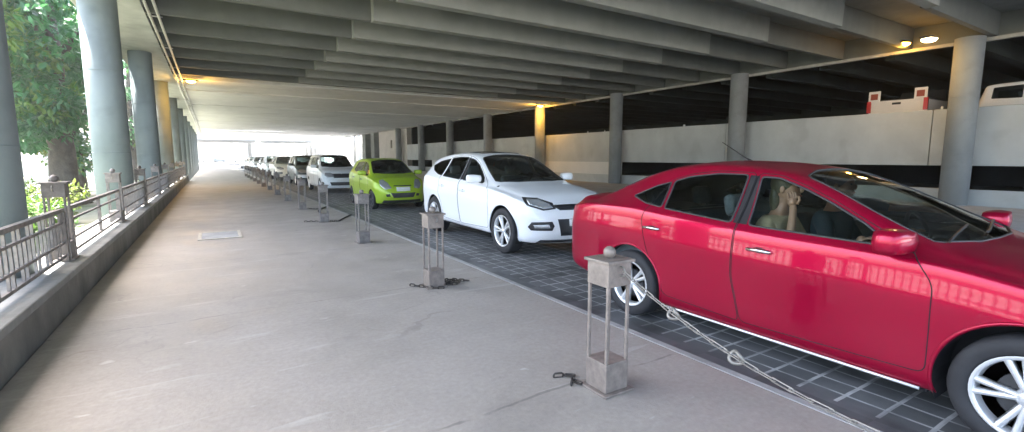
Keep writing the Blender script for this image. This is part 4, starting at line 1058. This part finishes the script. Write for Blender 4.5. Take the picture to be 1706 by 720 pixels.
for f in ((0, 1, 5, 4), (1, 2, 6, 5), (2, 3, 7, 6), (3, 0, 4, 7), (4, 5, 6, 7)): bm.faces.new([a[i] for i in f])
from_bm('cab_roof', bm, M_seal, tr)
for s in (-1, 1):
    boxes('tail_lamp', [(min(s * .84, s * .98), max(s * .84, s * .98), .15, .24, .85, 1.30)], M_lampred, tr, .01)
    lb_ = boxes('lamp_board', [(s * .74 - .2, s * .74 + .2, .16, .2, 1.24, 1.68)], P_tr, tr, .015)
    boxes('board_lens', [(s * .74 - .12, s * .74 + .12, .145, .158, 1.35, 1.58)], mat('dull_red_lens', (.30, .05, .02), .4), lb_, .01)
    boxes('board_post', [(s * .74 - .03, s * .74 + .03, .21, .27, 1.25, 1.6)], P_tr, lb_)
    for yy in (.9, 3.6):
        bm = bmesh.new(); lathe(bm, [(.01, 0), (.22, 0), (.36, -.01), (.38, -.05), (.38, -.2), (.36, -.24)], 28, Matrix.Translation((s * .95, yy, .38)) @ Matrix.Rotation(math.pi / 2 * s, 4, 'Y')); from_bm('wheel', bm, M_tyre, tr, True)
boxes('bumper', [(-.9, .9, .05, .17, .5, .68)], M_chrome, tr, .02)
gc, _, _ = make_car('white_parked_car', 'white car on the garage deck, only its roof above the parapet at the right edge', 'car', variant(VAN, patches=[]), P_white, (23.4, 3.95, 2.33), .5, detail=False); gc.rotation_euler[2] = R(8)


# ------------------------------------------------------------------ two people in the red sedan
M_skin = mat('light_brown_skin', (.33, .19, .12), .5); M_skin2 = mat('brown_skin', (.26, .14, .09), .5)
M_hair = mat('olive_brown_hair', (.07, .065, .035), .55, var=.3, scale=40); M_hair2 = mat('black_hair', (.012, .011, .011), .5)
M_tan = mat('pale_tan_cloth', (.33, .27, .16), .85, var=.12, scale=30); M_navy = mat('dark_teal_shirt', (.02, .045, .06), .85)
def ell(bm, c, r, rot=None, seg=20):
    r0 = bmesh.ops.create_uvsphere(bm, u_segments=seg, v_segments=seg * 2 // 3, radius=1)
    for v in r0['verts']:
        p = Vector((v.co.x * r[0], v.co.y * r[1], v.co.z * r[2]))
        if rot is not None: p = rot @ p
        v.co = p + Vector(c)
    return r0['verts']
def skinned(name, chains, m, parent, sub=2):
    """chains: list of [(co, radius)...]; first chain is the trunk, others start at an index of it"""
    vs = []; es = []; rs = []
    for start, ch in chains:
        prev = start
        for c, r in ch:
            vs.append(c); rs.append(r); i = len(vs) - 1
            if prev is not None: es.append((prev, i))
            prev = i
    me = bpy.data.meshes.new(name); me.from_pydata(vs, es, []); o = bpy.data.objects.new(name, me); COL.objects.link(o)
    md = o.modifiers.new('skin', 'SKIN'); md.use_smooth_shade = True
    for i, r in enumerate(rs): o.data.skin_vertices[0].data[i].radius = (r, r) if not isinstance(r, tuple) else r
    o.data.skin_vertices[0].data[0].use_root = True
    s = o.modifiers.new('sub', 'SUBSURF'); s.levels = sub; s.render_levels = sub
    dg = bpy.context.evaluated_depsgraph_get(); ev = o.evaluated_get(dg); m2 = bpy.data.meshes.new_from_object(ev); 
    bpy.data.objects.remove(o); m2.materials.clear()
    return link(name, m2, m, parent, True)
def seated(x, y, zf, shirt, skin, hairm, label, hand_face, yaw):
    """x,y = hips on the seat, facing -Y"""
    e = empty('person', (x, y, zf)); tag(e, label, 'person', None)
    hz = .26
    nod = .05
    sh_z = hz + .50
    # body: hips, belly, chest, neck, head core + legs + arms
    ch = [(None, [((0, 0, hz), (.15, .12)), ((0, .02, hz + .2), (.14, .11)), ((0, .03, hz + .40), (.165, .11)), ((0, .015, sh_z + .03), (.07, .065)), ((0, -.005, sh_z + .12), (.052, .055)), ((0, -.03, sh_z + .20), (.075, .085)), ((0, -.035, sh_z + .28), (.07, .085))])]
    for s in (-1, 1):
        ch.append((0, [((s * .1, -.05, hz), .085), ((s * .13, -.42, hz + .04), .07), ((s * .13, -.50, hz - .02), .062), ((s * .13, -.68, hz - .22), .045)]))
        if s < 0 and hand_face:
            ch.append((2, [((s * .17, .02, sh_z - .05), .06), ((s * .25, -.05, sh_z - .24), .047), ((s * .24, -.13, sh_z - .33), .042), ((s * .20, -.19, sh_z - .12), .034), ((s * .11, -.15, sh_z + .06), .027), ((s * .085, -.13, sh_z + .11), (.03, .018))]))
        else:
            ch.append((2, [((s * .17, .02, sh_z - .05), .06), ((s * .24, -.08, sh_z - .26), .047), ((s * .22, -.28, sh_z - .30), .038), ((s * .15, -.46, sh_z - .17), .03), ((s * .14, -.50, sh_z - .14), (.03, .018))]))
    body = skinned('body', ch, skin, e)
    # shirt: slightly larger skin over trunk and upper arms
    g = .018
    ch = [(None, [((0, 0, hz + .02), (.155 + g, .125 + g)), ((0, .02, hz + .2), (.14 + g, .115 + g)), ((0, .03, hz + .40), (.168 + g, .112 + g)), ((0, .018, sh_z + .0), (.085 + g, .075 + g))])]
    for s in (-1, 1):
        if s < 0 and hand_face: ch.append((2, [((s * .17, .02, sh_z - .05), .06 + g), ((s * .25, -.05, sh_z - .24), .047 + g), ((s * .245, -.12, sh_z - .32), .043 + g), ((s * .21, -.18, sh_z - .16), .036 + g)]))
        else: ch.append((2, [((s * .17, .02, sh_z - .05), .06 + g), ((s * .24, -.08, sh_z - .26), .047 + g), ((s * .23, -.16, sh_z - .28), .044 + g)]))
    skinned('shirt', ch, shirt, e)
    hc_ = Vector((0, -.035, sh_z + .235))
    rot = Matrix.Rotation(yaw, 3, 'Z')
    bm = bmesh.new(); ell(bm, hc_, (.078, .098, .115), rot); ell(bm, hc_ + rot @ Vector((0, -.045, -.055)), (.052, .055, .055), rot)
    ell(bm, hc_ + rot @ Vector((0, -.102, -.015)), (.013, .02, .026), rot, 10)
    for s in (-1, 1): ell(bm, hc_ + rot @ Vector((s * .08, .005, -.015)), (.012, .02, .032), rot, 10)
    from_bm('face', bm, skin, e, True)
    bm = bmesh.new()
    for s in (-1, 1): ell(bm, hc_ + rot @ Vector((s * .032, -.089, .008)), (.013, .008, .008), rot, 8)
    from_bm('eyes', bm, M_blackpl, e, True)
    bm = bmesh.new(); ell(bm, hc_ + rot @ Vector((0, -.099, -.062)), (.024, .008, .007), rot, 8); from_bm('mouth', bm, mat('lip', (.35, .12, .1), .5), e, True)
    bm = bmesh.new(); vs = ell(bm, hc_ + rot @ Vector((0, .018, .026)), (.088, .104, .112), rot, 24)
    if hand_face: ell(bm, hc_ + rot @ Vector((0, .07, -.09)), (.078, .05, .14), rot)
    from_bm('hair', bm, hairm, e, True)
    # fingers
    for s in (-1, 1):
        if s < 0 and hand_face: base = Vector((s * .085, -.13, sh_z + .11)); d = Vector((.25, .25, .9)).normalized(); sp = Vector((.1, -.95, .2)).normalized(); n_ = d.cross(sp)
        else: base = Vector((s * .14, -.50, sh_z - .14)); d = Vector((-.1 * s, -.75, .35)).normalized(); sp = Vector((1, 0, 0)); n_ = d.cross(sp)
        bm = bmesh.new(); ell(bm, base + d * .02, (.034, .034, .036), None, 12)
        for k, Lf in enumerate((.062, .072, .067, .052)):
            o_ = base + d * .045 + sp * ((k - 1.5) * .019); tube(bm, [o_, o_ + d * Lf * .5 + n_ * .006, o_ + d * Lf * .85 - n_ * .012], [.0095, .0085, .0065], 8)
        tube(bm, [base + sp * .03, base + sp * .052 + d * .03, base + sp * .045 + d * .06], [.012, .010, .007], 8)
        from_bm('hand', bm, skin, e, True)
    return e
ZF = RZ + .30
seated(4.22 - .39, 2.10 + .0, ZF, M_tan, M_skin, M_hair, 'passenger in tan, hand raised to the face, in the near front seat', True, R(8))
seated(4.22 + .39, 2.06, ZF, M_navy, M_skin2, M_hair2, 'driver in a dark shirt holding the wheel of the red car', False, 0)

# ------------------------------------------------------------------ trees and planting outside the columns
M_leaf = {}
def leafm(nm, c, trans=.35):
    def f(n, l, b):
        b.inputs['Base Color'].default_value = (*c, 1); b.inputs['Roughness'].default_value = .38
        oi = n.new('ShaderNodeTexCoord'); no = n.new('ShaderNodeTexNoise'); no.inputs['Scale'].default_value = .9; no.inputs['Detail'].default_value = 3; l.new(oi.outputs['Object'], no.inputs[0])
        r = n.new('ShaderNodeValToRGB'); r.color_ramp.elements[0].position = .35; r.color_ramp.elements[1].position = .65
        r.color_ramp.elements[0].color = (c[0] * .6, c[1] * .7, c[2] * .7, 1); r.color_ramp.elements[1].color = (c[0] * 1.5, c[1] * 1.3, c[2] * 1.2, 1); l.new(no.outputs[0], r.inputs[0]); l.new(r.outputs[0], b.inputs['Base Color'])
        t = n.new('ShaderNodeBsdfTranslucent'); l.new(r.outputs[0], t.inputs[0]); mx = n.new('ShaderNodeMixShader'); mx.inputs[0].default_value = trans
        l.new(b.outputs[0], mx.inputs[1]); l.new(t.outputs[0], mx.inputs[2]); l.new(mx.outputs[0], n['Material Output'].inputs[0])
    return node_mat(nm, f)
L_dark = leafm('broad_green_leaf', (.045, .17, .055)); L_lite = leafm('young_green_leaf', (.10, .20, .035)); L_yel = leafm('yellow_green_leaf', (.18, .25, .05))
M_bark = node_mat('grey_brown_bark', concrete_nodes((.05, .04, .03), (.13, .11, .085), 3.5, .5, .8))
def leaves(name, centres, per, spread, size, mats, parent, seed):
    rg = np.random.default_rng(seed); V = []; F = []; MI = []
    for c in centres:
        c = np.array(c[:3]); s0 = spread * rg.uniform(.7, 1.3); k = rg.integers(0, len(mats) * 3)
        mi = 0 if k < 2 * len(mats) else rg.integers(0, len(mats))
        n = int(per * rg.uniform(.7, 1.3))
        for _ in range(n):
            d = rg.normal(size=3); d /= np.linalg.norm(d); p = c + d * s0 * rg.uniform(.3, 1) ** .5 * np.array([1, 1, .62])
            ax = d * .6 + rg.normal(size=3) * .55 + np.array([0, 0, -.35]); ax /= np.linalg.norm(ax)
            sd_ = np.cross(ax, np.array([0, 0, 1.]) + rg.normal(size=3) * .4); sd_ /= np.linalg.norm(sd_) + 1e-9
            nr = np.cross(sd_, ax); L = size * rg.uniform(.65, 1.3); Wd = L * .24
            b = len(V); V += [p, p + ax * L * .45 + sd_ * Wd - nr * L * .05, p + ax * L, p + ax * L * .45 - sd_ * Wd - nr * L * .05, p + ax * L * .5 + nr * L * .03]
            F += [(b, b + 1, b + 4), (b + 1, b + 2, b + 4), (b + 2, b + 3, b + 4), (b + 3, b, b + 4)]; MI += [mi] * 4
    me = bpy.data.meshes.new(name); me.from_pydata([tuple(v) for v in V], [], F)
    o = link(name, me, mats, parent); me.polygons.foreach_set('material_index', MI); return o
def tree(x, y, h, rt, lo, hi, rad, nb, per, spread, size, label, seed, mats, lean=(0, 0), nlimb=6):
    rg = random.Random(seed); e = empty('broadleaf_tree', (x, y, -.1)); tag(e, label, 'tree', 'trees outside the columns')
    bm = bmesh.new(); N = 9; pts = [(lean[0] * (i / N) ** 1.5 + rg.uniform(-.06, .06), lean[1] * (i / N) ** 1.5 + rg.uniform(-.06, .06), h * i / N) for i in range(N + 1)]
    tube(bm, pts, [rt * (1.35 if i == 0 else 1) * (1 - .75 * i / N) for i in range(N + 1)], 14)
    for i in range(5):
        a = i * 1.26 + rg.random(); tube(bm, [(math.cos(a) * rt * 1.9, math.sin(a) * rt * 1.9, -.1), (math.cos(a) * rt * .9, math.sin(a) * rt * .9, .25), (math.cos(a) * rt * .5, math.sin(a) * rt * .5, .9)], [rt * .16, rt * .3, rt * .3], 8)
    from_bm('trunk', bm, M_bark, e, True)
    cs = []
    for i in range(nlimb):
        a = 6.283 * i / nlimb + rg.uniform(-.4, .4); z0 = rg.uniform(lo * .8, hi * .6); r1 = rad * rg.uniform(.55, .95); bm = bmesh.new()
        p0 = Vector(pts[min(N, max(0, int(z0 / h * N)))]); p3 = Vector((math.cos(a) * r1, math.sin(a) * r1, min(hi, z0 + rg.uniform(.5, 2.2)))); p1 = p0.lerp(p3, .4) + Vector((0, 0, .4)); p2 = p0.lerp(p3, .75) + Vector((rg.uniform(-.2, .2), rg.uniform(-.2, .2), .3))
        tube(bm, [p0, p1, p2, p3], [rt * .33, rt * .22, rt * .13, rt * .05], 7); from_bm('limb', bm, M_bark, e, True)
        for q in (p1, p2, p3): cs.append(tuple(q + Vector((rg.uniform(-.3, .3), rg.uniform(-.3, .3), .2))))
    while len(cs) < nb:
        a = rg.uniform(0, 6.283); r = rad * rg.uniform(.1, 1) ** .6; z = rg.uniform(lo, hi); f = math.sin(math.pi * min(1, max(.12, (z - lo + .4) / (hi - lo + .8)))) ** .45
        cs.append((math.cos(a) * r * f, math.sin(a) * r * f, z))
    cs = [c for c in cs if c[0] + x < -3.05 - spread]
    leaves('crown', cs, per, spread, size, mats, e, seed)
    return e
tree(-4.25, 22.0, 8.5, .42, 2.0, 9.2, 3.4, 240, 120, .62, .27, 'big leafy tree with a thick trunk between the left edge column and the big column', 3, [L_dark, L_lite])
tree(-4.75, 27, 8.0, .2, 1.2, 8.5, 1.9, 110, 100, .5, .2, 'slimmer tree with bright low leaves just beyond the thick-trunked tree', 5, [L_dark, L_lite, L_yel])
tree(-9, 33, 11, .4, 4.2, 12, 4.6, 130, 80, .9, .3, 'tree farther back in the garden, left of the thick-trunked tree', 8, [L_dark, L_lite])
tree(-4.6, 44, 9, .3, 2.4, 10, 3.4, 90, 80, .8, .3, 'farther tree beyond the second column of the garden row', 11, [L_dark, L_lite])
tree(-14, 48, 12, .4, 3.5, 13, 5.5, 110, 70, 1.1, .38, 'distant tree at the back of the garden', 14, [L_lite, L_dark])
def bush(x, y, r, h, label, seed, mats, n=26):
    rg = random.Random(seed); e = empty('shrub', (x, y, -.1)); tag(e, label, 'shrub', 'shrubs outside the kerb wall')
    bm = bmesh.new()
    for i in range(7):
        a = rg.uniform(0, 6.28); tube(bm, [(0, 0, 0), (math.cos(a) * r * .3, math.sin(a) * r * .3, h * .5), (math.cos(a) * r * .7, math.sin(a) * r * .7, h * .9)], [.02, .015, .006], 5)
    from_bm('stem', bm, M_bark, e)
    leaves('foliage', [(rg.uniform(-r, r) * .8, rg.uniform(-r, r) * .8, rg.uniform(.15, h)) for _ in range(n)], 70, .26, .13, mats, e, seed)
bush(-2.75, 8.9, .6, .95, 'yellow-green bush behind the railing beside the left edge column', 21, [L_yel, L_lite])
bush(-2.9, 11.5, .6, .75, 'low green bush behind the railing in front of the tree trunk', 22, [L_lite, L_dark])
bush(-3.4, 15.5, .7, .8, 'low bush near the foot of the big column', 23, [L_yel, L_dark])
bush(-4.8, 17.8, .8, .9, 'low bush left of the thick tree trunk', 24, [L_lite, L_yel])
# low garden wall far left
gw = boxes('garden_wall', [(-30, -2.8, 56, 56.3, -.6, 1.3)], M_white); tag(gw, 'pale garden wall far behind the tree trunks', 'wall')
